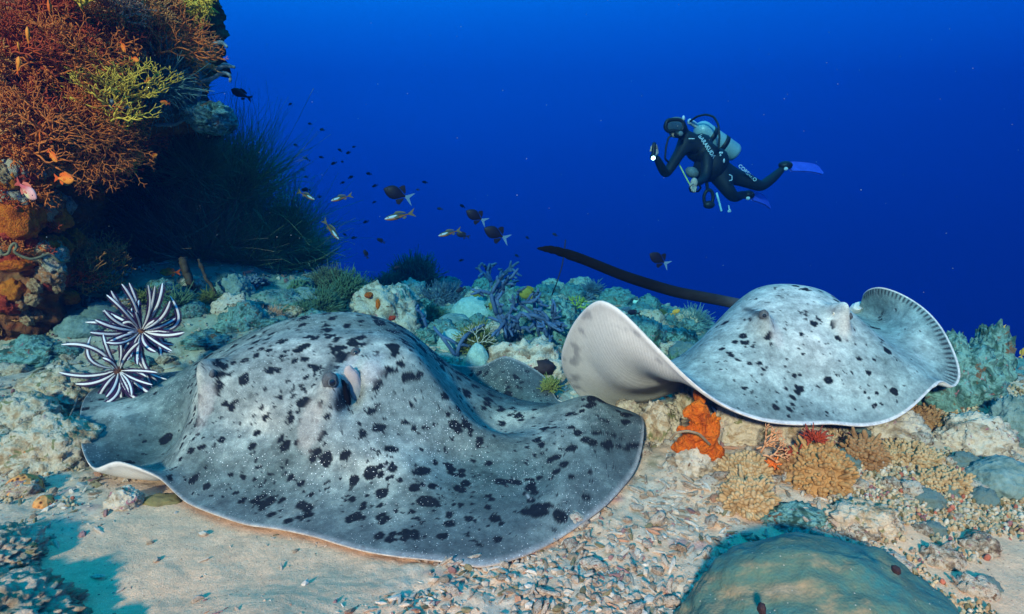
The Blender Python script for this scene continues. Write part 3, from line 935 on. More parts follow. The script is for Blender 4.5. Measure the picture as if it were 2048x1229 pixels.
def fingers(size, rng, count, flen, frad, core=True, up=0.35, sides=6, lumpy=0.2):
    """Cauliflower / finger coral: a knobbly heart with round-ended fingers all over it."""
    size = np.asarray(size, float)
    d = rng.normal(size=(count * 2, 3)); d[:, 2] += 0.25
    d /= np.linalg.norm(d, axis=1)[:, None]
    d = d[d[:, 2] > -0.15][:count]
    n = len(d)
    w = 1 + lumpy * fbm(d * 2.2 + rng.uniform(0, 50), 3)
    root = d * size * 0.72 * w[:, None]
    dirs = d / size; dirs[:, 2] += up / size.mean() * 0.3; dirs /= np.linalg.norm(dirs, axis=1)[:, None]
    dirs += rng.normal(size=(n, 3)) * 0.28
    l = flen * rng.uniform(0.6, 1.25, n)
    s = np.array([0, 0.45, 0.8, 0.95, 1.0])
    P = root[:, None] + dirs[:, None] * (l[:, None] * s[None])[..., None]
    prof = np.array([0.85, 1.0, 1.12, 0.8, 0.3])
    Rr = frad * prof[None] * rng.uniform(0.75, 1.2, n)[:, None]
    parts = [tubes(P, Rr, sides)]
    # forked finger tips
    m = n // 2
    a = rng.choice(n, m, replace=False)
    d2 = dirs[a] + rng.normal(size=(m, 3)) * 0.5
    P2 = P[a, 1][:, None] + d2[:, None] * (0.6 * l[a][:, None] * s[None])[..., None]
    parts.append(tubes(P2, frad * 0.75 * prof[None] * np.ones((m, 1)), sides))
    if core:
        parts.append(lump(size * 0.86, rng.randint(99), 0.22, 1.8, 3))
    return join(parts)


def strand(pts, r, sides=6, n=40, taper=None):
    pts = np.array(pts, float)
    t0 = np.r_[0, np.cumsum(np.linalg.norm(np.diff(pts, axis=0), axis=1))]; t0 /= t0[-1]
    q = np.linspace(0, 1, n)
    P = np.stack([np.interp(q, t0, pts[:, i]) for i in range(3)], 1)
    for _ in range(max(2, n // 12)):
        P[1:-1] = 0.25 * P[:-2] + 0.5 * P[1:-1] + 0.25 * P[2:]
    R_ = np.interp(q, *taper) if taper else np.ones(n)
    return tubes(P[None], (r * R_)[None], sides)


def branchy(rng, length, r, depth=4, up=(0, 0, 1), spread=0.7, n0=3, shrink=0.72, sides=7, droop=0.0):
    """Thick rope-like branches (blue tube sponge, staghorn)."""
    out = []

    def go(p, d, l, rad_, k):
        q = [p]; dd = np.array(d)
        for i in range(4):
            dd = dd + rng.normal(size=3) * 0.16; dd /= np.linalg.norm(dd); dd[2] -= droop * 0.1
            q.append(q[-1] + dd * l / 4)
        q = np.array(q)
        out.append(tubes(q[None], np.array([[rad_ * 1.05, rad_, rad_ * 0.95, rad_ * 0.95, rad_ * (0.95 if k > 1 else 0.55)]]), sides))
        if k > 1:
            for j in range(2 if rng.uniform() < 0.75 else 3):
                go(q[-1] if j == 0 else q[rng.randint(2, 5)], dd + rng.normal(size=3) * spread, l * shrink * rng.uniform(0.7, 1.2), rad_ * 0.86, k - 1)
    up = np.asarray(up, float)
    for i in range(n0):
        go(np.zeros(3), up + rng.normal(size=3) * spread * 0.8, length, r, depth)
    return join(out)


FAN_COL = {}


def coral_mat(key, c, c2=None, **kw):
    if key not in FAN_COL:
        FAN_COL[key] = col_mat(key, c, c2, **kw)
    return FAN_COL[key]


ORB = coral_mat('orange_brown_fan', (0.78, 0.20, 0.035), (0.56, 0.12, 0.02))
YEL = coral_mat('yellow_fan', (0.80, 0.52, 0.06), (0.62, 0.36, 0.04))
REDF = coral_mat('red_fan', (0.55, 0.075, 0.015), (0.36, 0.04, 0.010))
TANF = coral_mat('tan_fan', (0.74, 0.30, 0.085), (0.54, 0.20, 0.05))
PINKF = coral_mat('pink_fan', (0.68, 0.34, 0.20), (0.50, 0.22, 0.12))
TEALF = coral_mat('teal_soft', (0.13, 0.26, 0.25), (0.07, 0.15, 0.15))
GREYROPE = coral_mat('grey_rope_sponge', (0.26, 0.30, 0.30), (0.18, 0.21, 0.21), scale=18)
BLACKC = coral_mat('black_coral', (0.22, 0.28, 0.12), (0.11, 0.15, 0.06))
BLACKB = coral_mat('brown_black_coral', (0.46, 0.28, 0.15), (0.28, 0.16, 0.09))

# sea fans hanging on the wall: pixel of the root, direction it grows in the picture, radius in pixels
FANS = [  # root px, py, dx, dy, radius px, mat, levels, label
    (228, 238, 0.0, -1.0, 135, YEL, 8, 'bright yellow branching sea fan above a pale forked stalk'),
    (250, 250, -0.7, -0.3, 75, YEL, 7, 'small yellow sea fan under the bright yellow one'),
    (170, 10, 0.0, -0.6, 75, YEL, 7, 'yellow sea fan cut by the top edge on the wall'),
    (400, -2, 0.3, 0.8, 45, YEL, 7, 'yellow green tuft at the top corner of the wall'),
    (255, 300, 0.5, 0.8, 45, YEL, 7, 'little yellow tuft beside the dark red soft coral'),
    (120, 140, 0.1, -1.0, 115, ORB, 8, 'round orange brown sea fan high on the wall'),
    (150, 270, -0.2, -1.0, 130, ORB, 8, 'wide orange brown sea fan left of the yellow one'),
    (60, 300, 0.2, -1.0, 150, ORB, 8, 'rust red sea fan along the left edge of the wall'),
    (20, 110, 0.1, -1.0, 110, REDF, 8, 'dark red sea fan in the upper left corner'),
    (320, 110, -0.1, -1.0, 115, ORB, 8, 'broad rusty sea fan near the top right of the wall'),
    (345, 130, 0.3, -0.8, 90, TANF, 7, 'tan sea fan under the top right edge of the wall'),
    (300, 60, -0.6, -0.6, 80, TANF, 7, 'tan sea fan behind the broad rusty one'),
    (240, 40, -0.2, -0.8, 70, PINKF, 7, 'pale pinkish sea fan below the top edge'),
    (190, 265, 0.0, 1.0, 120, ORB, 8, 'brown sea fan hanging below the yellow fan'),
    (205, 290, 0.4, 1.0, 100, REDF, 8, 'crimson soft coral drooping from the overhang'),
    (250, 235, 0.7, 0.5, 70, ORB, 7, 'small rusty sea fan beside the forked stalk'),
    (165, 625, 0.0, -1.0, 170, TANF, 8, 'tan bushy sea fan on the lower edge of the wall'),
    (172, 560, 0.1, -1.0, 110, TANF, 7, 'lower tan sea fan next to the dark cave'),
    (210, 190, -0.8, 0.1, 80, ORB, 7, 'rusty sea fan tucked behind the yellow fan'),
    (90, 40, -0.2, -1.0, 90, REDF, 7, 'deep red sea fan between two orange fans at the top'),
]
for i, (px, py, dx, dy, rp, m, lv, lab) in enumerate(FANS):
    rng = np.random.RandomState(100 + i)
    p = wallpt(px, py, 0.16 if m is YEL else 0.04)
    rw = rp * pxm(p[1]) * 1.05
    th0 = 0.0056; lv += 1; spr = 1.25 if (m is TANF and py > 400) else 1.5 if m is YEL else 2.3
    V, F = join([fan(rw * kf, rng, lv, 5, spr, th0, 0.40, 0.5, up=(dx + jx, -0.45 + jy, -dy), normal=(0.15, -1, -0.35)) for kf, jx, jy in ((1.0, 0, 0), (0.8, 0.35, -0.3), (0.75, -0.35, 0.1))])
    o = link('sea_fan', make_mesh('sea_fan', V, F, m), loc=p)
    tag(o, lab, 'sea fan', 'sea fans on the reef wall')

# teal cobwebby growth and rope sponges at the right of the wall
for i, (px, py, rp, lab) in enumerate([(330, 175, 55, 'teal feathery soft coral on the shaded wall'), (365, 200, 45, 'teal feathery soft coral beside rope sponges'),
                                       (300, 200, 40, 'dim teal soft coral next to the yellow fan')]):
    rng = np.random.RandomState(140 + i)
    p = wallpt(px, py, 0.03)
    V, F = bush(rp * pxm(p[1]), rng, 500, 0.0022, 3, 5, 0.0, True, 1.0, 0.5)
    tag(link('soft_coral', make_mesh('soft_coral', V, F, TEALF), loc=p, rot=(rad(70), 0, 0)), lab, 'soft coral', 'soft corals on the reef wall')
ROPES = [([(405, 130), (418, 105), (428, 88), (445, 85), (455, 95)], 4.0, 'grey rope sponge sticking out at the top of the wall'),
         ([(385, 120), (410, 125), (430, 140), (450, 130), (470, 135)], 4.5, 'grey rope sponge with a knobbly tip over the blue water'),
         ([(340, 190), (380, 165), (420, 160), (445, 145), (462, 150), (460, 165)], 4.0, 'long grey rope sponge bending down at its end'),
         ([(310, 250), (350, 250), (385, 225), (400, 190), (398, 120)], 4.0, 'grey rope sponge looping up from the ledge'),
         ([(360, 215), (375, 200), (362, 180), (345, 200), (350, 215)], 3.5, 'tangled grey rope sponge on the shaded wall'),
         ([(242, 300), (228, 255), (222, 225), (224, 200)], 6.0, 'pale forked stalk under the bright yellow fan'),
         ([(226, 245), (233, 222), (248, 212), (258, 216)], 5.5, 'short pale side stalk of the yellow fan')]
for pts, rp, lab in ROPES:
    n = len(pts)
    Y0 = [min(float(wall_Y([(min(a, 425) / 400, b / 400)])[0, 0]), 3.3) - 0.12 for a, b in pts]
    W = [at(a, b, y) for (a, b), y in zip(pts, Y0)]
    r = rp * pxm(3.1)
    V, F = strand(W, r, 7, 40, ([0, .8, 1], [1, 1.0, 0.6]))
    V = V + 0.25 * r * np.stack([fbm(V * 60 + k, 3) for k in (1, 20, 40)], -1)
    o = link('rope_sponge', make_mesh('rope_sponge', V, F, GREYROPE))
    tag(o, lab, 'sponge', 'rope sponges on the wall')
# ledge knobs
for i, (px, py, w, h, lab) in enumerate([(425, 238, 38, 28, 'knobbly green ledge jutting out of the wall'), (398, 232, 26, 18, 'small teal knob on the wall ledge')]):
    p = at(px, py, 3.2)
    V, F = lump((w * pxm(3.2), 0.12, h * pxm(3.2)), 30 + i, 0.35, 2.2, 5, 6, knob=0.3)
    tag(link('rock_ledge', make_mesh('rock_ledge', V, F, TEAL_M), loc=p), lab, 'rock')

# black coral bushes in front of the dark cave
BC = [(470, 400, 3.9, 165, BLACKC, 'tall dark green black coral bush with its top against blue water', (0.25, 0, 1)),
      (560, 500, 4.2, 130, BLACKC, 'dark green black coral bush furthest out from the wall', (0.3, 0, 1)),
      (610, 540, 4.6, 90, BLACKC, 'lowest dark green black coral bush above the reef edge', (0.3, 0, 1)),
      (400, 520, 3.8, 150, BLACKB, 'brownish black coral bush in the mouth of the cave', (0.0, 0, 1)),
      (310, 520, 3.9, 110, BLACKB, 'brown wiry black coral bush deep in the cave', (0, 0, 1)),
      (490, 540, 4.0, 150, BLACKC, 'dark black coral bush in the middle of the thicket', (0.1, 0, 1)),
      (390, 350, 3.7, 100, BLACKC, 'shaded black coral bush hanging under the ledge', (0.3, 0, 0.6)),
      (450, 470, 4.3, 190, BLACKC, 'large black coral bush behind the thicket', (0.15, 0, 1))]
for i, (px, py, Y, rp, m, lab, up) in enumerate(BC):
    rng = np.random.RandomState(200 + i)
    p = at(px, py, Y)
    R_ = rp * pxm(Y) * 1.05
    n, k = 1100, 6
    d = rng.normal(size=(n, 3)) * 0.62 + np.array(up); d /= np.linalg.norm(d, axis=1)[:, None]
    l = R_ * rng.uniform(0.45, 1.0, n)
    s = np.linspace(0, 1, k)
    start = d * (R_ * rng.uniform(0.02, 0.5, n))[:, None] * np.array([1, 1, .8])
    bend = rng.normal(size=(n, 3)) * 0.22; bend[:, 2] += 0.12
    P = start[:, None] + d[:, None] * ((l * 0.62)[:, None] * s)[..., None] + bend[:, None] * (l[:, None] * s ** 2)[..., None]
    V, F = tubes(P, np.linspace(1, 0.45, k)[None] * 0.0022 * rng.uniform(0.6, 1.2, n)[:, None], 3, cap=False)
    tag(link('black_coral', make_mesh('black_coral', V, F, m), loc=p), lab, 'black coral', 'black coral bushes by the wall')

# sponges and crusts on the lower wall
ORSP = rock_mat('orange_sponge', [(0.30, 0.05, 0.006), (0.50, 0.10, 0.008), (0.66, 0.15, 0.010), (0.74, 0.20, 0.015), (0.40, 0.07, 0.006)], 26.0, bump=0.9, dist=0.012)
REDSP = rock_mat('red_sponge', [(0.16, 0.02, 0.01), (0.30, 0.03, 0.015), (0.42, 0.05, 0.02), (0.48, 0.07, 0.03), (0.25, 0.03, 0.02)], 12.0, bump=0.6)
for i, (px, py, w, h, m, lab) in enumerate([(28, 432, 40, 48, ORSP, 'large orange sponge on the left edge of the wall'),
                                            (95, 490, 22, 18, ORSP, 'small orange sponge below the large one'),
                                            (35, 530, 28, 12, ORSP, 'flat orange sponge patch under the curly whip'),
                                            (88, 365, 13, 13, ORSP, 'round orange sponge near the two anthias'),
                                            (68, 345, 14, 10, ORSP, 'orange crust above the pink anthias'),
                                            (118, 440, 12, 14, REDSP, 'red crust beside the tan sea fan'),
                                            (30, 470, 16, 12, REDSP, 'red crust under the large orange sponge')]):
    p = wallpt(px, py, 0.0)
    V, F = lump((w * pxm(2.7), 0.07, h * pxm(2.7)), 50 + i, 0.4, 2.0, 4, 5, knob=0.25)
    tag(link('sponge', make_mesh('sponge', V, F, m), loc=p), lab, 'sponge', 'sponges on the reef wall')
V, F = strand([wallpt(a, b, 0.10) for a, b in [(0, 500), (6, 512), (18, 508), (22, 490), (32, 485), (35, 496), (25, 503), (40, 512), (62, 520), (80, 515), (100, 508), (120, 525), (138, 522)]], 0.006, 7, 90)
tag(link('curly_whip_coral', make_mesh('curly_whip_coral', V, F, coral_mat('whip_olive', (0.22, 0.18, 0.09)))), 'olive curly whip coral looped across the lower wall', 'whip coral')

# ------------------------------------------------------------------ reef corals in the middle distance
GREENB = coral_mat('green_puff', (0.10, 0.20, 0.11), (0.05, 0.11, 0.06))
PLUME = coral_mat('plume_green', (0.12, 0.16, 0.10), (0.06, 0.085, 0.05))
BLUEB = coral_mat('bluish_branch', (0.11, 0.17, 0.22), (0.06, 0.10, 0.13))
BLUESP = coral_mat('blue_tube_sponge', (0.06, 0.125, 0.24), (0.035, 0.075, 0.15), scale=25)
OLIVEB = coral_mat('olive_bush', (0.20, 0.22, 0.06), (0.10, 0.12, 0.03))
PALEDOME = col_mat('pale_dome_coral', (0.30, 0.46, 0.42), (0.20, 0.34, 0.31), 40, 0.8, 0.5, 0.006, vor=90)
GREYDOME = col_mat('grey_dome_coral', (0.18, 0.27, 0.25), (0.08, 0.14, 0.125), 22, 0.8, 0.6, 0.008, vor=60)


def place(px, py, sink=0.0):
    p = ground_at(px, py)
    p[2] -= sink
    return p


BUSHES = [(690, 600, 52, 900, GREENB, 1.0, 'round green puffy coral on the reef edge'), (640, 622, 48, 800, GREENB, 0.9, 'low green puffy coral in front of the round one'),
          (655, 575, 40, 600, PLUME, 1.0, 'dim green puff at the foot of the black coral'), (828, 575, 52, 1000, PLUME, 1.15, 'tall plume coral standing highest on the reef edge'),
          (772, 582, 34, 600, PLUME, 1.0, 'small plume coral left of the tall one'), (725, 585, 24, 400, GREENB, 1.0, 'little green puff between the puffy corals'),
          (880, 612, 46, 550, BLUEB, 0.95, 'bluish branching coral behind the spotted ray'), (858, 640, 40, 650, GREENB, 0.7, 'dark green low coral beneath the bluish one'),
          (600, 625, 36, 500, GREENB, 0.7, 'green tuft left of the puffy corals'), (930, 625, 26, 300, BLUEB, 0.8, 'bluish twig coral behind the pale dome'),
          (1385, 655, 42, 350, TEALF, 1.0, 'teal twig coral behind the gliding ray'), (542, 635, 28, 260, PINKF, 0.8, 'pinkish twig coral on the rubble slope'),
          (1000, 600, 30, 300, BLUEB, 0.9, 'bluish coral tuft on top of the tube sponge rock')]
for i, (px, py, rp, cnt, m, sq, lab) in enumerate(BUSHES):
    rng = np.random.RandomState(300 + i)
    p = place(px, py, 0.01)
    R_ = rp * pxm(p[1])
    V, F = bush(R_, rng, int(cnt * 1.5), R_ * 0.020, 4, 5, 0.0, True, sq, 0.22, inner=0.4)
    V2, F2 = lump((R_ * 0.72, R_ * 0.72, R_ * 0.72 * sq), 300 + i, 0.35, 2.0, 4)
    V, F = join([(V, F), (V2, F2)])
    tag(link('bushy_coral', make_mesh('bushy_coral', V, F, m), loc=p), lab, 'coral', 'bushy corals on the reef')

# domes and rocks
LUMPS = [  # px,py base, half width px, height px, mat, kind, label, amp, knob
    (945, 640, 48, 46, PALEDOME, 'dome_coral', 'pale turquoise dome coral on the reef edge', 0.10, 0.0),
    (908, 655, 38, 26, GREYDOME, 'dome_coral', 'low grey dome coral left of the pale one', 0.14, 0.0),
    (905, 695, 32, 34, PALEDOME, 'dome_coral', 'small cream topped coral head beside the olive fan', 0.15, 0.1),
    (888, 735, 32, 24, PALE_M, 'dome_coral', 'flat pale coral head right of the ray hump', 0.25, 0.2),
    (955, 742, 26, 56, PALEDOME, 'dome_coral', 'upright leaf shaped pale coral behind the ray', 0.10, 0.0),
    (755, 665, 82, 92, PALE_M, 'coral_rock', 'pale encrusted coral rock with red and orange sponges', 0.35, 0.25),
    (800, 660, 40, 70, TEAL_M, 'coral_rock', 'teal knobbly rock right of the sponge covered rock', 0.4, 0.4),
    (1110, 690, 58, 82, TEAL_M, 'coral_rock', 'dark green coral rock left of the raised pale wing', 0.35, 0.25),
    (1065, 655, 40, 42, TEAL_M, 'coral_rock', 'small dark rock behind the blue tube sponge', 0.35, 0.3),
    (1055, 775, 92, 82, PALE_M, 'coral_rock', 'broad pale crusted rock behind the raised fin', 0.30, 0.25),
    (1290, 690, 40, 52, TEAL_M, 'coral_rock', 'dark round coral rock behind the gliding ray', 0.35, 0.25),
    (1340, 690, 32, 30, GREYDOME, 'coral_rock', 'grey coral head beside the dark round rock', 0.2, 0.2),
    (1000, 640, 45, 62, TEAL_M, 'coral_rock', 'bluish rock that carries the tube sponge', 0.4, 0.3),
    (460, 590, 34, 34, GREYDOME, 'coral_rock', 'blue grey coral head in front of the cave', 0.3, 0.3),
    (545, 610, 60, 24, GREYDOME, 'coral_rock', 'flat pale rock on the shaded slope', 0.25, 0.2),
    (600, 605, 40, 26, GREYDOME, 'coral_rock', 'low turquoise rock at the foot of the thicket', 0.25, 0.2),
    (470, 660, 40, 26, TEAL_M, 'coral_rock', 'mossy rock on the slope left of the ray hump', 0.35, 0.3),
    (410, 690, 50, 22, TEAL_M, 'coral_rock', 'mossy flat rock right of the feather star', 0.35, 0.3),
    (520, 645, 24, 20, PALE_M, 'coral_rock', 'small pale rock above the ray hump', 0.35, 0.3),
    (1320, 880, 46, 62, ROCK_M, 'coral_rock', 'brown shaded rock right of the ray wing', 0.4, 0.35),
    (1255, 850, 40, 40, ROCK_M, 'coral_rock', 'brown rock just behind the ray wing tip', 0.35, 0.25),
    (1400, 830, 45, 55, ROCK_M, 'coral_rock', 'dark rock behind the orange sponge', 0.4, 0.3),
    (1490, 880, 70, 60, ROCK_M, 'coral_rock', 'shaded rock under the gliding ray', 0.4, 0.3),
    (1600, 890, 60, 50, ROCK_M, 'coral_rock', 'crusted rock under the middle of the gliding ray', 0.4, 0.3),
    (1390, 945, 52, 50, PALE_M, 'coral_rock', 'grey crusted rock in front of the orange sponge', 0.35, 0.3),
    (80, 930, 100, 75, ROCK_M, 'coral_rock', 'long crusted ledge rock left of the resting ray', 0.35, 0.3),
    (30, 860, 70, 60, ROCK_M, 'coral_rock', 'brown crusted rock on the left edge', 0.35, 0.3),
    (100, 800, 70, 50, ROCK_M, 'coral_rock', 'brown crusted rock below the feather stars', 0.4, 0.35),
    (60, 720, 70, 36, TEAL_M, 'coral_rock', 'olive rock at the foot of the wall', 0.4, 0.3),
    (150, 665, 50, 34, GREYDOME, 'coral_rock', 'smooth grey sandy rock at the foot of the wall', 0.15, 0.0),
    (240, 1015, 34, 34, PALE_M, 'coral_rock', 'small pinkish rock on the sand by the ray edge', 0.35, 0.2),
    (1930, 800, 82, 105, TEAL_M, 'coral_rock', 'tall pale green coral rock on the right edge', 0.35, 0.45),
    (1985, 760, 40, 95, TEAL_M, 'coral_rock', 'pointed coral pinnacle at the far right', 0.4, 0.4),
    (2040, 880, 46, 80, GREYDOME, 'coral_rock', 'blue shaded coral rock cut by the right edge', 0.3, 0.3),
    (1970, 900, 70, 60, PALE_M, 'coral_rock', 'pale crusted rock on the right slope', 0.3, 0.35),
    (2030, 990, 80, 60, GREYDOME, 'coral_rock', 'rounded grey rock on the right slope', 0.2, 0.15),
    (1790, 870, 70, 42, PALE_M, 'coral_rock', 'crusted mound right of the gliding ray', 0.35, 0.4),
    (1740, 1070, 70, 50, ROCK_M, 'coral_rock', 'ochre crusted rock above the smooth green coral', 0.4, 0.4),
    (1600, 1060, 70, 30, TEAL_M, 'coral_rock', 'pitted greenish rock above the smooth green coral', 0.4, 0.4),
]
KIND = {'dome_coral': 'coral', 'coral_rock': 'rock'}
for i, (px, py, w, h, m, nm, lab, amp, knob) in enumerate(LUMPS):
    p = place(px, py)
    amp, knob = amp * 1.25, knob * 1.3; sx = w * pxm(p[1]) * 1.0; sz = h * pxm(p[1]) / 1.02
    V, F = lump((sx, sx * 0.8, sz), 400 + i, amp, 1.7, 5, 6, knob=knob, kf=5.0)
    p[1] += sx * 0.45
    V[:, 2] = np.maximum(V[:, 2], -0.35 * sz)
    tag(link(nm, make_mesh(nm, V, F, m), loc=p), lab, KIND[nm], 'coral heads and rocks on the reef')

# little sponges on the sponge covered rock
for i, (px, py, w, h, m, lab) in enumerate([(783, 634, 13, 8, REDSP, 'bright red sponge on the pale rock behind the ray'), (758, 608, 6, 12, ORSP, 'orange sponge on top of the pale rock'),
                                            (738, 590, 9, 6, ORSP, 'flat orange crust on the pale rock'), (1398, 795, 10, 14, ORSP, 'small orange lump under the gliding ray')]):
    p = at(px, py, ground_at(755, 665)[1] - 0.02) if px < 1000 else at(px, py, 2.0)
    k = pxm(p[1])
    V, F = lump((w * k, 0.05, h * k), 70 + i, 0.4, 2, 3)
    tag(link('sponge', make_mesh('sponge', V, F, m), loc=p), lab, 'sponge')

# blue tube sponges
TB = [(1015, 695, 105, 0.0105, (0, 0, 1), 4, 'blue branching tube sponge standing behind the ray'), (985, 605, 62, 0.009, (0.2, 0, 1), 4, 'blue tube sponge arching on its rock'),
      (1060, 680, 80, 0.009, (0.5, 0, .7), 4, 'blue tube sponge with sideways branches'), (915, 715, 60, 0.009, (0.0, 0, 1.6), 2, 'thin blue tube sponge beside the olive fan'),
      (850, 668, 50, 0.008, (-0.3, 0, 1.4), 3, 'blue tube sponge leaning left behind the ray'), (1478, 890, 60, 0.012, (0.2, 0, 1), 2, 'dark purple tube sponge in the shade under the gliding ray')]
for i, (px, py, lp, r, up, dep, lab) in enumerate(TB):
    rng = np.random.RandomState(500 + i)
    p = place(px, py)
    if px == 1478: p = at(1478, 885, 1.98)
    V, F = branchy(rng, lp * pxm(p[1]) * (0.7 if dep > 2 else 0.9), r * p[1] / 2.6, dep, up, 0.7, 3 if dep > 3 else 2)
    V[:, 2] = np.maximum(V[:, 2], -0.03)
    tag(link('tube_sponge', make_mesh('tube_sponge', V, F, BLUESP), loc=p), lab, 'sponge', 'blue tube sponges on the reef')
rng = np.random.RandomState(520)
p = place(950, 700); V, F = bush(44 * pxm(p[1]), rng, 700, 0.0035, 4, 5, 0.2, True, 1.1, 0.2)
tag(link('bushy_coral', make_mesh('bushy_coral', V, F, OLIVEB), loc=p), 'olive green twiggy coral in the middle of the reef', 'coral')
p = p + np.array([0.02, -0.12, 0.06]); V, F = fan(45 * pxm(p[1]), rng, 6, 3, 2.0, 0.004, 0.3)
tag(link('sea_fan', make_mesh('sea_fan', V, F, coral_mat('white_twig', (0.50, 0.50, 0.42))), loc=p), 'whitish twig coral in front of the olive one', 'sea fan')
p = place(1152, 640); p[2] += 0.08; V, F = fan(26 * pxm(p[1]), rng, 6, 4, 2.4, 0.006, 0.4)
tag(link('sea_fan', make_mesh('sea_fan', V, F, coral_mat('lime_twig', (0.30, 0.46, 0.07)))  , loc=p), 'lime green tuft on top of the dark green rock', 'sea fan')
p = place(1100, 800); p[2] += 0.05; V, F = bush(24 * pxm(p[1]), rng, 250, 0.003, 4, 4, 0.2)
tag(link('bushy_coral', make_mesh('bushy_coral', V, F, coral_mat('yellowgreen', (0.20, 0.24, 0.06))), loc=p), 'yellow green tuft right of the raised blue fin', 'coral')
p = at(1085, 735, ground_at(1055, 775)[1] - 0.03); V, F = lump((0.055, 0.04, 0.04), 77, 0.4, 2, 3, knob=0.3)
tag(link('sponge', make_mesh('sponge', V, F, coral_mat('black_sponge', (0.02, 0.012, 0.015))), loc=p), 'black sponge on the broad pale rock', 'sponge')
# wire coral
V, F = strand([ground_at(1098, 606), at(1112, 570, 4.3), at(1124, 535, 4.3), at(1128, 510, 4.3), at(1131, 480, 4.3)], 0.0045, 5, 30)
tag(link('wire_coral', make_mesh('wire_coral', V, F, coral_mat('wire_dark', (0.03, 0.02, 0.03)))), 'single thin wire coral rising behind the ray tail', 'wire coral')
# stalks in front of the cave
for i, (a, lab) in enumerate([([(385, 590), (382, 570), (372, 545), (366, 515)], 'knobbly brown stalk in front of the cave'), ([(440, 605), (425, 575), (410, 555), (398, 520)], 'thin leaning brown stalk in front of the cave')]):
    b = ground_at(*a[0])
    V, F = strand([b] + [at(x, y, b[1]) for x, y in a[1:]], 0.022 if i == 0 else 0.010, 8, 30)
    V = V + 0.012 * np.stack([fbm(V * 25 + k, 3) for k in (1, 20, 40)], -1)
    tag(link('coral_stalk', make_mesh('coral_stalk', V, F, coral_mat('stalk', (0.085, 0.055, 0.03), (0.035, 0.022, 0.014)))), lab, 'coral')

# ------------------------------------------------------------------ foreground corals on the right
TANC = col_mat('tan_finger_coral', (0.40, 0.23, 0.085), (0.24, 0.13, 0.045), 30, 0.75, 0.4)
CREAMC = col_mat('cream_finger_coral', (0.44, 0.32, 0.17), (0.28, 0.18, 0.08), 30, 0.75, 0.3)
BROWNC = col_mat('brown_finger_coral', (0.30, 0.17, 0.07), (0.19, 0.10, 0.04), 30, 0.75, 0.3)
FC = [(1655, 985, 92, 118, TANC, 420, 'large tan cauliflower coral under the front of the gliding ray'), (1505, 1025, 66, 66, CREAMC, 280, 'cream cauliflower coral nearest the rubble'),
      (1500, 970, 60, 58, CREAMC, 260, 'cream cauliflower coral behind the nearest one'), (1735, 935, 52, 66, BROWNC, 260, 'brown stubby cauliflower coral beside the large tan one'),
      (1590, 960, 40, 60, BROWNC, 160, 'small brown cauliflower coral left of the large tan one')]
for i, (px, py, w, h, m, cnt, lab) in enumerate(FC):
    rng = np.random.RandomState(600 + i)
    p = place(px, py)
    k = pxm(p[1])
    V, F = fingers((w * k * .85, w * k * 0.75, h * k * .85), rng, int(cnt * 1.7), 0.024, 0.0062, True, 0.4, 7)
    p[1] += w * k * 0.5
    tag(link('cauliflower_coral', make_mesh('cauliflower_coral', V, F, m), loc=p), lab, 'coral', 'cauliflower corals under the gliding ray')
# knobbly finger corals on the right slope
for i, (px, py, w, h, m, lab) in enumerate([(1850, 860, 70, 50, BROWNC, 'reddish brown knobbly coral on the right slope'), (1930, 880, 60, 56, TANC, 'tan knobbly coral below the tall right rock'),
                                            (1830, 930, 80, 36, CREAMC, 'cream nubby coral mat on the right slope'), (1900, 985, 70, 40, CREAMC, 'pale nubby coral low on the right slope')]):
    rng = np.random.RandomState(620 + i)
    p = place(px, py); k = pxm(p[1])
    V, F = fingers((w * k, w * k * 0.7, h * k * .8), rng, 560, 0.017, 0.0052, True, 0.4, 6)
    p[1] += w * k * 0.4
    tag(link('finger_coral', make_mesh('finger_coral', V, F, m), loc=p), lab, 'coral', 'knobbly corals on the right slope')
# the orange sponge
rng = np.random.RandomState(640)
Yo = 1.83
op = []
for (a, b, ra), (c2, d2, rb2) in [((1395, 805, 9), (1400, 840, 15)), ((1400, 840, 15), (1408, 880, 24)), ((1408, 880, 24), (1430, 915, 14)), ((1400, 880, 20), (1350, 900, 12)),
                                  ((1425, 870, 14), (1432, 832, 8)), ((1375, 880, 12), (1372, 855, 8)), ((1430, 900, 12), (1442, 922, 5)), ((1400, 840, 14), (1378, 822, 8)), ((1390, 885, 16), (1362, 898, 12))]:
    q = np.linspace(0, 1, 9)[:, None]
    P = at(a, b, Yo + 0.02 * rng.normal()) * (1 - q) + at(c2, d2, Yo - 0.02) * q
    op.append(tubes(P[None], (np.linspace(ra, rb2, 9) * 1.12 * pxm(Yo))[None], 14))
V, F = join(op)
V = V + 0.045 * np.stack([fbm(V * 30 + k, 5, gain=0.72) for k in (1, 20, 40)], -1) * np.array([1, 1, 1.3])
me = make_mesh('orange_sponge', V, F, ORSP)
o = tag(link('orange_sponge', me), 'bright orange ragged sponge under the raised pale wing', 'sponge')
md = o.modifiers.new('remesh', 'REMESH'); md.mode = 'VOXEL'; md.voxel_size = 0.0045; md.use_smooth_shade = True
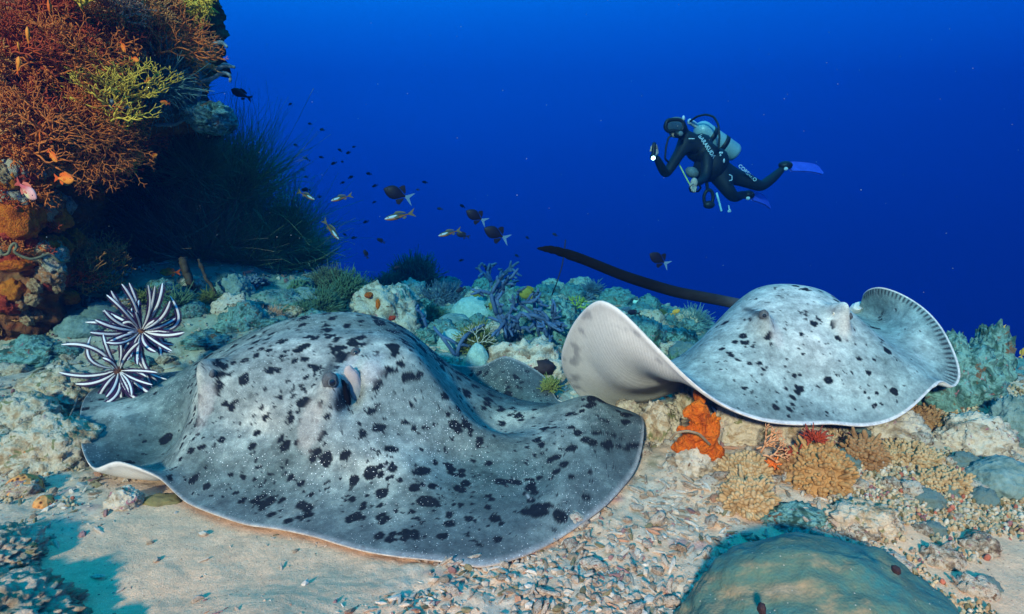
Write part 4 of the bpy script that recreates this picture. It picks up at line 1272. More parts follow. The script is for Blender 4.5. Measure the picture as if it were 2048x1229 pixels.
# red sponges and tiny fan between the corals
DRED = coral_mat('dark_red_soft_coral', (0.34, 0.045, 0.012), (0.18, 0.02, 0.008))
for i, (px, py, rp, m, lab) in enumerate([(1628, 868, 22, DRED, 'spiky red soft coral squeezed below the rim of the gliding ray'), (1590, 902, 20, DRED, 'dark red soft coral beside the tan cauliflower coral'),
                                          (1547, 922, 16, ORB, 'small orange soft coral left of the tan cauliflower coral')]):
    p = at(px, py + rp * 0.5, 1.73); k = pxm(1.73)
    V, F = bush(rp * k, np.random.RandomState(650 + i), 160, 0.0034, 5, 4, 0.1, True, 0.8, 0.4)
    tag(link('soft_coral', make_mesh('soft_coral', V, F, m), loc=p), lab, 'soft coral')
p = at(1520, 905, 1.72); V, F = fan(62 * pxm(1.72), np.random.RandomState(660), 6, 3, 1.3, 0.004, 0.2, up=(1, 0, 0.55))
tag(link('sea_fan', make_mesh('sea_fan', V, F, coral_mat('peach_twig', (0.62, 0.30, 0.14))), loc=p), 'peach coloured twig fan in front of the shaded rock', 'sea fan')
V, F = strand([at(1340, 880, 1.75), at(1352, 866, 1.73), at(1375, 862, 1.72), at(1398, 868, 1.73), at(1420, 890, 1.76)], 0.004, 6, 30)
tag(link('whip_coral', make_mesh('whip_coral', V, F, coral_mat('whip_tan', (0.30, 0.22, 0.13)))), 'thin tan whip curving across the orange sponge', 'whip coral')
# smooth green boulder coral in the bottom right corner
BC_M = NT('smooth_boulder_coral'); v = BC_M.coords()
c = BC_M.ramp(BC_M.noise(v, 3.4, 6.0, 0.62, 0.8), [(0.40, (0.03, 0.14, 0.13)), (0.50, (0.07, 0.14, 0.10)), (0.56, (0.22, 0.19, 0.11)), (0.68, (0.42, 0.33, 0.22))])
c = BC_M.mix(BC_M.ramp(BC_M.noise(v, 60.0, 4.0), [(0.35, 0.5), (0.65, 0.0)]), c, (0.07, 0.10, 0.07))
c = BC_M.mix(BC_M.math('LESS_THAN', BC_M.voro(v, 52.0), 0.07), c, (0.36, 0.36, 0.30))
BC_M.bump(BC_M.math('ADD', BC_M.math('ADD', BC_M.noise(v, 90.0, 5.0), BC_M.noise(v, 14.0, 5.0)), BC_M.math('MULTIPLY', BC_M.voro(v, 160.0), 0.5)), 0.6, 0.0035)
BC_M = BC_M.done(c, 0.75, 0.2)
p = np.array([0.635, 1.11, 0.0]); p[2] = float(gz(p[0], p[1])) - 0.02
V, F = lump((0.305, 0.25, 0.215), 91, 0.22, 1.2, 6, 6)
tag(link('boulder_coral', make_mesh('boulder_coral', V, F, BC_M), loc=p), 'smooth green boulder coral in the bottom right corner', 'coral')
for i, (px, py, lab) in enumerate([(1792, 1140, 'small dark snail on the brown side of the boulder coral'), (1523, 1218, 'tiny black sea slug on the green boulder coral')]):
    p = at(px, py, 0.98)
    V, F = lump((0.0065, 0.010, 0.007 + 0.004 * i), 95 + i, 0.6, 2, 3)
    tag(link('sea_snail', make_mesh('sea_snail', V, F, coral_mat('snail_dark', (0.03, 0.018, 0.02))), loc=p), lab, 'snail')

# ------------------------------------------------------------------ foreground left
NEAR_M = rock_mat('near_rock', [(0.10, 0.09, 0.06), (0.24, 0.20, 0.13), (0.38, 0.31, 0.22), (0.46, 0.36, 0.26), (0.30, 0.17, 0.14)], 14.0, patch=[(OLIVE, 0.60, 1.2), ((0.45, 0.20, 0.12), 0.68, 2.0)], dist=0.015)
for i, (x, y, sx, sy, sz, lab) in enumerate([(-1.16, 1.15, 0.20, 0.15, 0.085, 'mottled rock in the bottom left corner'), (-0.90, 1.09, 0.09, 0.07, 0.05, 'small mottled rock at the bottom edge'),
                                             (-1.33, 1.39, 0.13, 0.11, 0.06, 'mottled rock on the left edge above the corner')]):
    z = float(gz(x, y))
    V, F = lump((sx, sy, sz), 110 + i, 0.4, 1.9, 6, 6, knob=0.35, kf=6)
    tag(link('foreground_rock', make_mesh('foreground_rock', V, F, NEAR_M), loc=(x, y, z)), lab, 'rock')
HC = NT('honeycomb_coral'); v = HC.coords(rand=False)
d = HC.voro(v, 70.0)
c = HC.ramp(d, [(0.22, (0.05, 0.015, 0.008)), (0.42, (0.48, 0.19, 0.05)), (0.7, (0.55, 0.26, 0.08))])
HC.bump(d, 0.8, 0.006); HC = HC.done(c, 0.7, 0.2)
for i, (px, py, w, h, lab) in enumerate([(48, 985, 36, 40, 'orange honeycomb coral with dark pits on the left'), (88, 1010, 20, 20, 'small brown honeycomb coral next to the orange one')]):
    p = place(px, py); k = pxm(p[1])
    V, F = lump((w * k, w * k, h * k), 120 + i, 0.18, 1.5, 4)
    tag(link('honeycomb_coral', make_mesh('honeycomb_coral', V, F, HC), loc=p), lab, 'coral')
p = place(325, 1005); V, F = lump((0.06, 0.03, 0.022), 130, 0.4, 2.2, 4, knob=0.3)
tag(link('algae_rock', make_mesh('algae_rock', V, F, coral_mat('algae_olive', (0.16, 0.14, 0.05), (0.10, 0.085, 0.035))), loc=p), 'long olive algae covered stone under the ray edge', 'rock')
V, F = strand([ground_at(12, 930, .03), ground_at(40, 880, .05), ground_at(60, 868, .06), ground_at(85, 874, .05), ground_at(105, 885, .05), ground_at(135, 875, .05), ground_at(152, 845, .06), ground_at(160, 820, .06)], 0.004, 6, 50)
tag(link('whip_coral', make_mesh('whip_coral', V, F, coral_mat('whip_grey', (0.16, 0.15, 0.13)))), 'grey curly whip lying across the left ledge rock', 'whip coral')

# ------------------------------------------------------------------ feather stars
FS_M = vcol_mat('feather_star_arm', 0.6, 0.2, 0.2, 200.0, 0.2, 0.001)


def fs_arm(rng, p0, p1, bulge, w, view):
    """One arm: a plump white band down the middle, dark purple comb of pinnules on both sides."""
    n = 26
    q = np.linspace(0, 1, n)[:, None]
    ctrl = (p0 + p1) / 2 + bulge
    P = (1 - q) ** 2 * p0 + 2 * q * (1 - q) * ctrl + q ** 2 * p1
    T = np.gradient(P, axis=0); T /= np.linalg.norm(T, axis=1)[:, None]
    side = np.cross(T, view); side /= np.linalg.norm(side, axis=1)[:, None]
    nrm = np.cross(side, T)
    prof = np.interp(q[:, 0], [0, .08, .3, .85, .97, 1], [0.35, .55, 1.0, 0.95, 0.55, 0.12]) * w
    m = 12
    th = np.arange(m) / m * 2 * np.pi
    V = P[:, None] + prof[:, None, None] * (side[:, None] * np.cos(th)[None, :, None] + 0.6 * nrm[:, None] * np.sin(th)[None, :, None])
    white = np.array([0.80, 0.74, 0.72]); pur = np.array([0.045, 0.016, 0.06])
    wk = S(0.55, 0.90, np.sin(th))            # towards the viewer: white
    wk = np.maximum(wk, 0)[None, :, None] * np.ones((n, 1, 1))
    c = pur * (1 - wk) + white * wk
    parts = [(V.reshape(-1, 3), [grid_faces(n, m, True), np.arange(m)[None, ::-1], ((n - 1) * m + np.arange(m))[None]])]
    cols = [c.reshape(-1, 3)]
    k = 60
    s = np.linspace(0.12, 0.97, k)
    for sg in (-1, 1):
        B = np.stack([np.interp(s, q[:, 0], P[:, i]) for i in range(3)], 1)
        sd = np.stack([np.interp(s, q[:, 0], side[:, i]) for i in range(3)], 1) * sg
        tn = np.stack([np.interp(s, q[:, 0], T[:, i]) for i in range(3)], 1)
        nr = np.stack([np.interp(s, q[:, 0], nrm[:, i]) for i in range(3)], 1)
        pr = np.interp(s, q[:, 0], prof)[:, None]
        l = pr * rng.uniform(1.0, 1.7, (k, 1))
        a = B + sd * pr * 0.8
        Pp = np.stack([a, a + sd * l * 0.55 + tn * l * 0.35, a + sd * l * 0.9 + tn * l * 0.8 - nr * 0.1 * l], 1)
        tv, tf = tubes(Pp, np.repeat(np.array([[0.26, 0.22, 0.08]]), k, 0) * pr * 0.8, 4)
        parts.append((tv, tf)); cols.append(np.repeat(pur[None] * 1.2, len(tv), 0))
    V, F = join(parts)
    return V, F, np.concatenate(cols)


FSS = [((283, 663), 2.52, [(243, 568, 8), (213, 590, 0), (222, 582, -4), (258, 566, 3), (310, 572, 10), (325, 566, 8), (340, 592, 40), (340, 602, 14), (354, 635, 6), (369, 665, 3), (348, 690, 6),
                            (342, 705, 8), (325, 700, 14), (337, 760, 22), (316, 764, 10), (308, 782, 6), (300, 640, 2), (205, 622, 0), (190, 640, -6), (180, 665, -4), (170, 645, 6), (212, 685, -8), (208, 620, -10), (272, 600, -3), (296, 571, 6), (245, 700, -4), (262, 715, 2), (275, 730, 1)],
        'large purple and white feather star with open arms'),
       ((238, 742), 2.44, [(122, 690, 12), (118, 745, -10), (150, 768, -8), (182, 672, -22), (206, 668, -4), (205, 716, 3), (212, 795, -8), (200, 812, -16), (280, 762, 6), (305, 770, 8), (285, 805, 10), (250, 845, 3), (232, 660, 6), (318, 800, 4), (262, 790, 0)],
        'smaller purple and white feather star drooping over the ray wing')]
for gi, (cpx, Y, arms, lab) in enumerate(FSS):
    rng = np.random.RandomState(700 + gi)
    c0 = at(*cpx, Y)
    root = thing('feather_star', lab, 'feather star', c0)
    view = np.array([0, 0, CAMH]) - c0; view /= np.linalg.norm(view)
    V, F = lump((0.020, 0.018, 0.020), 140 + gi, 0.4, 2.5, 3)
    link('disc', make_mesh('disc', V, F, coral_mat('fs_disc', (0.22, 0.08, 0.02), (0.05, 0.02, 0.03))), root)
    cir = bush(0.045, rng, 26, 0.0022, 4, 4, -0.2, False, 1.0, 0.5)
    link('cirri', make_mesh('cirri', cir[0], cir[1], coral_mat('fs_cirri', (0.09, 0.05, 0.07))), root, rot=(rad(180), 0, 0))
    extra = []
    for _ in range(16 if gi == 0 else 8):      # shorter arms filling the clump
        a_ = rng.uniform(0, 6.28); l_ = rng.uniform(38, 80)
        extra.append((cpx[0] + l_ * math.cos(a_) * (1 if gi == 0 else 1.1), cpx[1] + l_ * math.sin(a_) * 0.9, rng.uniform(-16, 16)))
    for ax, ay, bend in arms + extra:
        dY = rng.uniform(-0.16, 0.03)
        e = at(ax, ay, Y + dY) - c0
        d = e / (np.linalg.norm(e) + 1e-9)
        perp = np.cross(d, view)
        b = perp * ((bend * 2.4 + rng.normal() * 5) * pxm(Y)) + view * rng.uniform(-0.03, 0.10)
        V, F, cc = fs_arm(rng, d * 0.012, e, b, rng.uniform(2.3, 3.2) * pxm(Y), view)
        link('arm', make_mesh('arm', V, F, FS_M, col=cc), root)
V, F = strand([at(245, 760, 2.44), at(247, 800, 2.40), at(250, 846, 2.36)], 0.007, 7, 16)
tag(link('dark_whip', make_mesh('dark_whip', V, F, coral_mat('stem_dark', (0.03, 0.015, 0.02)))), 'thin dark whip hanging below the smaller feather star', 'coral')
# the stub of coral they sit on
p = at(250, 765, 2.50); V, F = lump((0.055, 0.05, 0.05), 150, 0.4, 2, 4, knob=0.3)
tag(link('coral_stub', make_mesh('coral_stub', V, F, ROCK_M), loc=p), 'knobbly coral stub that the feather stars cling to', 'coral')

# ------------------------------------------------------------------ fish
FISH_M = vcol_mat('fish_skin', 0.5, 0.12, 0.15, 150.0, 0.1, 0.001)
FEYE = col_mat('fish_eye', (0.01, 0.01, 0.012), rough=0.15, spec=0.5, bump=0.0)


def fin(poly, y0=0.0, thick=0.004, col=(0.1, 0.1, 0.1)):
    """Flat fin from an outline in the x-z plane, with real thickness that thins to the edge."""
    p = np.array(poly, float); n = len(p)
    c = p.mean(0)
    V, cl = [], []
    for s in (1, -1):
        V.append([c[0], y0 + s * thick, c[1]])
        for a in p: V.append([a[0], y0 + s * thick * 0.35, a[1]])
    F = []
    o = n + 1
    for i in range(n):
        j = (i + 1) % n
        F.append((0, 1 + i, 1 + j)); F.append((o, o + 1 + j, o + 1 + i))
        F.append((1 + j, 1 + i, o + 1 + i)); F.append((1 + j, o + 1 + i, o + 1 + j))
    return np.array(V), [np.array(F)], np.repeat(np.array([col]), len(V), 0)


def fish_parts(kind):
    """Meshes of a fish of length 1, nose at +x 0.5, tail to the back; dict name -> mesh."""
    n, m = 26, 16
    x = np.linspace(0, 1, n)
    if kind == 'fusilier':
        h = np.interp(x, [0, .03, .12, .3, .5, .7, .83, .9, 1], [0.01, 0.032, 0.072, 0.102, 0.10, 0.068, 0.034, 0.022, 0.020]); wfac = 0.62
    elif kind == 'trigger':
        h = np.interp(x, [0, .03, .15, .35, .55, .75, .88, 1], [0.02, 0.055, 0.15, 0.235, 0.235, 0.15, 0.06, 0.035]); wfac = 0.30
    elif kind == 'damsel':
        h = np.interp(x, [0, .03, .15, .35, .55, .75, .88, 1], [0.02, 0.07, 0.18, 0.27, 0.26, 0.17, 0.08, 0.05]); wfac = 0.42
    else:
        h = np.interp(x, [0, .03, .15, .35, .55, .75, .88, 1], [0.02, 0.06, 0.15, 0.20, 0.18, 0.11, 0.06, 0.045]); wfac = 0.45
    for _ in range(3): h[1:-1] = 0.25 * h[:-2] + 0.5 * h[1:-1] + 0.25 * h[2:]
    th = np.arange(m) / m * 2 * np.pi
    X = 0.5 - 0.78 * x
    V = np.stack([np.repeat(X[:, None], m, 1), h[:, None] * wfac * np.cos(th)[None], h[:, None] * np.sin(th)[None]], -1)
    zz = np.sin(th)[None] * np.ones((n, 1)); xx = x[:, None] * np.ones((1, m))
    c = np.zeros((n, m, 3))
    if kind == 'fusilier':
        back, belly, blue = np.array([0.035, 0.045, 0.03]), np.array([0.36, 0.13, 0.045]), np.array([0.36, 0.55, 0.64])
        k = S(0.1, -0.25, zz)[..., None]; c = back * (1 - k) + belly * k
        k = (S(-0.15, 0.05, zz) * S(0.62, 0.45, zz) * S(0.56, 0.48, xx))[..., None]; c = c * (1 - k) + blue * k
        k = (S(0.14, 0.02, xx) * S(0.4, -0.1, zz))[..., None] * 0.7; c = c * (1 - k) + np.array([0.5, 0.42, 0.36]) * k
        fc = (0.09, 0.10, 0.06); tailc = (0.12, 0.10, 0.05)
    elif kind == 'trigger':
        c[:] = (0.012, 0.008, 0.018); fc = (0.010, 0.008, 0.018); tailc = (0.12, 0.20, 0.30)
    elif kind == 'damsel':
        k = S(0.72, 0.86, xx)[..., None]; c = np.array([0.22, 0.24, 0.04]) * (1 - k) + np.array([0.02, 0.02, 0.02]) * k; fc = (0.18, 0.19, 0.03); tailc = (0.02, 0.02, 0.025)
    elif kind == 'dark':
        c[:] = (0.02, 0.018, 0.03); fc = (0.018, 0.015, 0.025); tailc = (0.02, 0.018, 0.03)
    elif kind == 'pink':
        k = S(0.3, 0.7, xx)[..., None]; c = np.array([0.75, 0.34, 0.30]) * (1 - k) + np.array([0.55, 0.10, 0.10]) * k
        k = (S(0.3, -0.3, zz) * S(0.15, 0.4, xx) * S(0.85, 0.5, xx))[..., None]; c = c * (1 - k) + np.array([0.75, 0.60, 0.30]) * k; fc = (0.6, 0.15, 0.10); tailc = (0.45, 0.07, 0.05)
    elif kind == 'yellow':
        c[:] = (0.50, 0.30, 0.05); fc = (0.5, 0.36, 0.06); tailc = (0.5, 0.36, 0.08)
    else:
        k = S(-0.2, 0.8, zz)[..., None]; c = np.array([0.88, 0.26, 0.03]) * (1 - k) + np.array([0.80, 0.12, 0.012]) * k; fc = (0.78, 0.12, 0.012); tailc = (0.70, 0.09, 0.012)
    out = {'body': make_mesh('fish_body', V.reshape(-1, 3), [grid_faces(n, m, True)[:, ::-1], np.arange(m)[None], ((n - 1) * m + np.arange(m))[None, ::-1]], FISH_M, col=c.reshape(-1, 3))}
    if kind == 'fusilier':
        tail = [(-.26, .022), (-.34, .06), (-.50, .15), (-.44, .05), (-.40, 0), (-.44, -.05), (-.50, -.14), (-.34, -.06), (-.26, -.022)]
        dor = [(.20, .09), (.10, .165), (-.02, .15), (-.18, .09), (-.20, .05), (0, .09)]
        ana = [(-.05, -.08), (-.12, -.13), (-.2, -.08), (-.18, -.04)]
    elif kind == 'trigger':
        tail = [(-.26, .03), (-.34, .07), (-.52, .20), (-.58, .22), (-.46, .10), (-.40, 0), (-.46, -.10), (-.60, -.24), (-.52, -.2), (-.34, -.07), (-.26, -.03)]
        dor = [(.02, .22), (-.06, .33), (-.16, .36), (-.24, .20), (-.26, .06), (-.1, .15)]
        ana = [(0, -.22), (-.08, -.34), (-.18, -.34), (-.25, -.16), (-.26, -.06), (-.1, -.15)]
    else:
        tail = [(-.26, .03), (-.34, .07), (-.50, .17), (-.47, .06), (-.43, 0), (-.47, -.06), (-.50, -.17), (-.34, -.07), (-.26, -.03)]
        b = h.max()
        dor = [(.22, b * .85), (.12, b * 1.3), (-.05, b * 1.25), (-.2, b * .9), (-.22, b * .4), (0, b * .7)]
        ana = [(-.03, -b * .8), (-.1, -b * 1.3), (-.2, -b * .9), (-.22, -b * .35)]
    for nm, poly, cc in (('tail_fin', tail, tailc), ('dorsal_fin', dor, fc), ('anal_fin', ana, fc)):
        v, f, cl = fin(poly, 0, 0.010, cc)
        out[nm] = make_mesh(nm, v, f, FISH_M, col=cl, smooth=False)
    eyes = []
    for s in (1, -1):
        i = 4
        eyes.append(ellipsoid((X[i], s * h[i] * wfac * 0.86, h[i] * 0.28), (0.022, 0.012, 0.022), None, 2))
    out['eye'] = [make_mesh('eye', *e, FEYE) for e in eyes]
    pf = []
    for s in (1, -1):
        v, f, cl = fin([(.2, 0), (.08, .03), (.04, -.02), (.06, -.06), (.16, -.05)], 0, 0.006, fc)
        v[:, 1] += s * (h[8] * wfac + 0.004); pf.append(make_mesh('pectoral_fin', v, f, FISH_M, col=cl, smooth=False))
    out['pectoral_fin'] = pf
    return out


FP = {}


def add_fish(kind, nm, px, py, Y, Lpx, ang, lab, group, yaw=12):
    """ang: heading in the picture, degrees anticlockwise from pointing right."""
    if kind not in FP: FP[kind] = fish_parts(kind)
    a, b = rad(ang), rad(yaw)
    d = Vector((math.cos(a) * math.cos(b), -math.sin(b), math.sin(a) * math.cos(b)))
    up = Vector((0, 0, 1)); yv = up.cross(d).normalized(); z = d.cross(yv)
    M = Matrix((d, yv, z)).transposed().to_4x4()
    sc = Lpx * pxm(Y)
    root = thing(nm, lab, 'fish', at(px, py, Y), group)
    root.rotation_euler = M.to_euler(); root.scale = (sc,) * 3
    for k, me in FP[kind].items():
        for mm in (me if isinstance(me, list) else [me]):
            if Lpx < 22 and k in ('eye', 'pectoral_fin'): continue
            link(k, mm, root)
    return root


G1, G2, G3, G4 = 'orange anthias by the reef wall', 'fusiliers over the reef', 'dark triggerfish in the blue water', 'small fish far out in the blue'
AN = [('orange', 56, 76, 2.35, 40, 75, 'bright orange yellow anthias high on the left of the wall'), ('orange', 36, 132, 2.35, 36, 65, 'red orange anthias pointing up at the left edge'),
      ('orange', 38, 97, 2.45, 24, 80, 'small dark orange anthias between two others at the left edge'),
      ('orange', 98, 5, 2.5, 42, -80, 'orange anthias diving at the top edge'), ('orange', 105, 312, 2.4, 34, -45, 'orange anthias with its head down beside the brown fan'),
      ('pink', 52, 380, 2.2, 62, -35, 'large pink and yellow anthias in front of the orange sponge'), ('orange', 128, 358, 2.35, 50, -5, 'yellow and red anthias swimming level below the fans'),
      ('orange', 246, 94, 2.7, 26, -60, 'small orange anthias between two rusty fans'), ('orange', 270, 119, 2.7, 20, -20, 'small orange anthias under the rusty fan'),
      ('orange', 296, 161, 2.8, 20, 15, 'small orange anthias over the teal soft coral'), ('orange', 330, 206, 2.9, 18, 170, 'small orange anthias above the ledge'),
      ('orange', 340, 545, 3.3, 38, 178, 'orange fish in the mouth of the cave'), ('orange', 80, 268, 2.5, 26, -80, 'dim red anthias above the dark hollow'),
      ('orange', 308, 312, 2.9, 18, 20, 'small orange anthias under the overhang')]
for k, px, py, Y, L, a, lab in AN:
    add_fish(k, 'anthias', px, py, Y, L, a, lab, G1, 15)
FU = [('fusilier', 800, 432, 3.2, 62, 192, 'largest fusilier with a long white blue flank stripe'), ('fusilier', 684, 396, 3.4, 44, 195, 'small orange bellied fusilier near the black coral'),
      ('fusilier', 900, 466, 3.4, 48, 194, 'fusilier overlapping a dark triggerfish'), ('fusilier', 662, 459, 3.6, 52, -50, 'fusilier diving along the edge of the black coral'),
      ('fusilier', 612, 391, 3.6, 40, -25, 'fusilier with a bright stripe against the black coral'), ('fusilier', 613, 318, 4.2, 18, 150, 'tiny striped fusilier alone in the blue'),
      ('fusilier', 590, 406, 3.9, 22, -60, 'little fusilier diving in front of the black coral')]
for k, px, py, Y, L, a, lab in FU:
    add_fish(k, 'fusilier', px, py, Y, L, a, lab, G2, 10)
TR = [('trigger', 795, 388, 3.8, 56, 160, 'dark triggerfish with pale crescent tail above the striped fusilier'), ('trigger', 952, 433, 3.8, 44, 150, 'dark triggerfish with a raised fin in the upper pair'),
      ('trigger', 992, 468, 3.8, 52, 155, 'dark triggerfish with pale forked tail in the lower pair'), ('trigger', 1318, 519, 3.6, 46, 150, 'dark triggerfish above the gliding ray tail'),
      ('dark', 483, 189, 3.6, 40, 155, 'lone dark fish beside the top of the wall'), ('dark', 926, 471, 4.2, 28, 165, 'small dark fish half behind a fusilier'),
      ('dark', 762, 482, 4.5, 18, 150, 'small dark fish below the striped fusilier'), ('dark', 732, 509, 4.3, 20, 110, 'small dark fish pointing up over the puffy coral'),
      ('dark', 1268, 626, 3.6, 28, 170, 'dark fish between the raised wing and the ray body'), ('dark', 612, 380, 4.0, 18, 180, 'small dark fish above the bright striped fusilier'),
      ('dark', 922, 580, 4.4, 22, 200, 'dark fish hovering over the bluish coral'), ('dark', 794, 535, 4.4, 14, 200, 'small dark fish beside the tall plume coral')]
for k, px, py, Y, L, a, lab in TR:
    add_fish(k, 'triggerfish' if k == 'trigger' else 'dark_fish', px, py, Y, L, a, lab, G3, 8)
DA = [('damsel', 1058, 587, 3.7, 44, 178, 'yellow green damselfish with a dark tail over the tube sponges'), ('damsel', 955, 587, 4.0, 26, 185, 'dim yellow damselfish over the pale dome'),
      ('damsel', 982, 613, 3.9, 24, 10, 'yellow damselfish right of the pale dome'), ('yellow', 1350, 625, 3.4, 22, 30, 'small yellow fish left of the ray body'),
      ('yellow', 2000, 653, 2.5, 28, 175, 'small orange yellow fish above the right pinnacle'), ('yellow', 2046, 706, 2.5, 24, 80, 'small yellow fish cut by the right edge')]
for k, px, py, Y, L, a, lab in DA:
    add_fish(k, 'damselfish', px, py, Y, L, a, lab, 'damselfish over the corals', 10)
FAR = [(580, 209), (620, 248), (645, 260), (592, 291), (680, 301), (708, 294), (697, 306), (643, 315), (668, 327), (685, 324), (606, 340), (612, 354), (738, 348), (701, 355), (685, 366), (750, 372),
       (836, 380), (850, 365), (748, 405), (640, 394), (880, 418), (925, 413), (732, 444), (690, 470), (708, 476), (1034, 512), (1055, 476), (923, 521), (893, 555), (1110, 470)]
rng = np.random.RandomState(800)
if 'dark' not in FP: FP['dark'] = fish_parts('dark')
for px, py in FAR:
    Yf = rng.uniform(5.0, 7.5)
    lab = describe('tiny dark fish far out', at(px, py, Yf))
    add_fish('dark', 'small_fish', px, py, Yf, rng.uniform(8, 13), rng.choice([170, 190, 200, 150, 20]), lab, G4 + ': ' + lab, rng.uniform(-40, 40))

# ------------------------------------------------------------------ coral rubble and small crusted stones
RUB_M = rock_mat('rubble_crust', [(0.22, 0.15, 0.11), (0.38, 0.33, 0.26), (0.52, 0.47, 0.38), (0.46, 0.40, 0.32), (0.34, 0.22, 0.20)], 2.2, patch=[((0.22, 0.09, 0.07), 0.62, 1.0), ((0.14, 0.12, 0.07), 0.60, 1.4), ((0.62, 0.58, 0.5), 0.62, 2.4)], bump=0.8, dist=0.006, vary=0.3)
REDC = (0.30, 0.04, 0.03)
TANW_U = rock_mat('tan_wall_crust', [(0.14, 0.08, 0.04), (0.34, 0.20, 0.10), (0.50, 0.36, 0.20), (0.42, 0.24, 0.12), (0.20, 0.08, 0.06)], 2.6, patch=[(REDC, 0.62, 1.6), ((0.6, 0.5, 0.35), 0.64, 2.6)], bump=0.8, dist=0.008, vary=0.2)
UNIT = dict(bump=0.8, dist=0.008, vary=0.2)
TEAL_U = rock_mat('turf_stone', [(0.012, 0.028, 0.022), (0.04, 0.10, 0.08), (0.17, 0.34, 0.31), (0.06, 0.12, 0.10), (0.30, 0.44, 0.41)], 2.4, patch=[(BROWN, 0.62, 1.5), (MAUVE, 0.64, 2.2)], **UNIT)
PALE_U = rock_mat('pale_stone', [(0.10, 0.07, 0.05), (0.28, 0.23, 0.16), (0.48, 0.44, 0.35), (0.54, 0.49, 0.39), (0.20, 0.14, 0.09)], 2.4, patch=[(MAUVE, 0.63, 2.0), (BROWN, 0.60, 1.2)], **UNIT)
ROCK_U = rock_mat('brown_stone', [BROWN, TAN, CREAM, (0.42, 0.36, 0.27), MAUVE], 2.4, patch=[(OLIVE, 0.60, 1.3), (ORANGE, 0.68, 2.0)], **UNIT)
ORSP_U = rock_mat('orange_crust_sponge', [(0.30, 0.07, 0.01), (0.45, 0.11, 0.01), (0.60, 0.17, 0.015), (0.68, 0.22, 0.02), (0.40, 0.09, 0.01)], 2.5, **UNIT)
REDSP_U = rock_mat('red_crust_sponge', [(0.16, 0.02, 0.01), (0.30, 0.03, 0.015), (0.42, 0.05, 0.02), (0.48, 0.07, 0.03), (0.25, 0.03, 0.02)], 2.5, **UNIT)
WCR_U = rock_mat('rusty_crust_growth', [(0.16, 0.05, 0.025), (0.34, 0.12, 0.04), (0.46, 0.20, 0.08), (0.38, 0.24, 0.14), (0.24, 0.07, 0.05)], 2.5, patch=[(CREAM, 0.62, 2.0)], **UNIT)


def rubble_piece(seed):
    rng = np.random.RandomState(900 + seed)
    if seed % 3 != 1:        # broken finger of branching coral
        a = rng.normal(size=3) * 0.25
        P = np.array([[-1.2, 0, 0], [-.4, a[0], a[1] * .5], [.3, a[1], a[2] * .5], [1.2, a[2], 0]])
        V, F = strand(P, 0.30, 7, 8, ([0, .1, .5, .9, 1], [.55, .95, .85, 1.0, .5]))
        if seed % 2:
            V2, F2 = strand([P[1], P[1] + np.array([.3, .6, .2]), P[1] + np.array([.5, .95, .3])], 0.24, 6, 6, ([0, 1], [1, .6]))
            V, F = join([(V, F), (V2, F2)])
    else:
        V, F = lump((1, rng.uniform(.6, .95), rng.uniform(.5, .8)), 900 + seed, 0.75, 1.6, 3, 5, knob=0.5, kf=3.0)
    V = V + 0.16 * np.stack([fbm(V * 2.2 + k + seed, 4, ridged=True, gain=0.6) for k in (1, 20, 40)], -1)
    return V, F


RUBS = [rubble_piece(s) for s in range(14)]
RUBM = [make_mesh('coral_fragment', v, f, RUB_M) for v, f in RUBS]
rng = np.random.RandomState(77)
cnt = 0
LABR = {0: ('broken coral finger lying in the rubble right of the resting ray', 'broken coral fingers in the rubble'), 1: ('rounded crusted coral chunk lying in the rubble field', 'coral chunks in the rubble')}
while cnt < 280:
    px, py = rng.uniform(640, 1800), rng.uniform(870, 1229)
    p = onz(px, py, 0.03)
    x, y = p[0], p[1]
    if rng.uniform() > float(rubble_mask(x, y)) ** 1.5 * (1.0 if x > -0.2 else 0.5): continue
    if x < 0.47 and y > 1.5 + 0.8 * max(x - 0.1, 0) * 2 - 0.05: continue
    if ((x - 0.635) / 1.15) ** 2 + (y - 1.11) ** 2 < 0.27 ** 2: continue
    i = rng.randint(len(RUBM))
    s = 0.008 + 0.020 * rng.uniform() ** 2.6
    o = link('coral_fragment', RUBM[i], loc=(x, y, float(gz(x, y)) + s * 0.25), rot=(rng.normal() * 0.5, rng.normal() * 0.4, rng.uniform(0, 6.28)), scale=s * np.array([1, 1, rng.uniform(0.55, 0.95)]))
    what = ('broken coral finger' if i % 3 != 1 else 'crusted coral chunk')
    lab = describe(('large ' if s > 0.018 else 'small ' if s < 0.0095 else '') + what, o.location)
    tag(o, lab, 'coral fragment', 'rubble pieces: ' + lab)
    cnt += 1
# the finer rubble nobody could count
small = []
LOW = []
for s_ in range(10):
    V, F = ico(1)
    V = V * (1 + 0.9 * fbm(V * 1.9 + s_ * 9.1, 3))[:, None] * (np.array([1, rng.uniform(.5, .9), rng.uniform(.45, .8)]) if s_ % 2 else np.array([1.9, .42, .38]))
    LOW.append((V, F))
P3, n_small = [], 24000
A = []
for _ in range(60):
    r = 0.95 * (5.6 / 0.95) ** (rng.uniform(size=4000) ** 1.15)
    a = rng.uniform(-rad(60), rad(60), 4000)
    x, y = r * np.sin(a), r * np.cos(a)
    keep = rng.uniform(size=4000) < np.maximum(rubble_mask(x, y) ** 1.3, 0.045) * S(-0.25, 0.25, fbm(np.stack([x, y, 0 * x], -1) * 4.0 + 6, 3) + 0.12)
    A.append(np.stack([x[keep], y[keep]], -1))
    if sum(len(q) for q in A) > n_small: break
A = np.concatenate(A)[:n_small]
zz = gz(A[:, 0], A[:, 1])
buckets_V, buckets_F, off, cols = [], [], 0, []
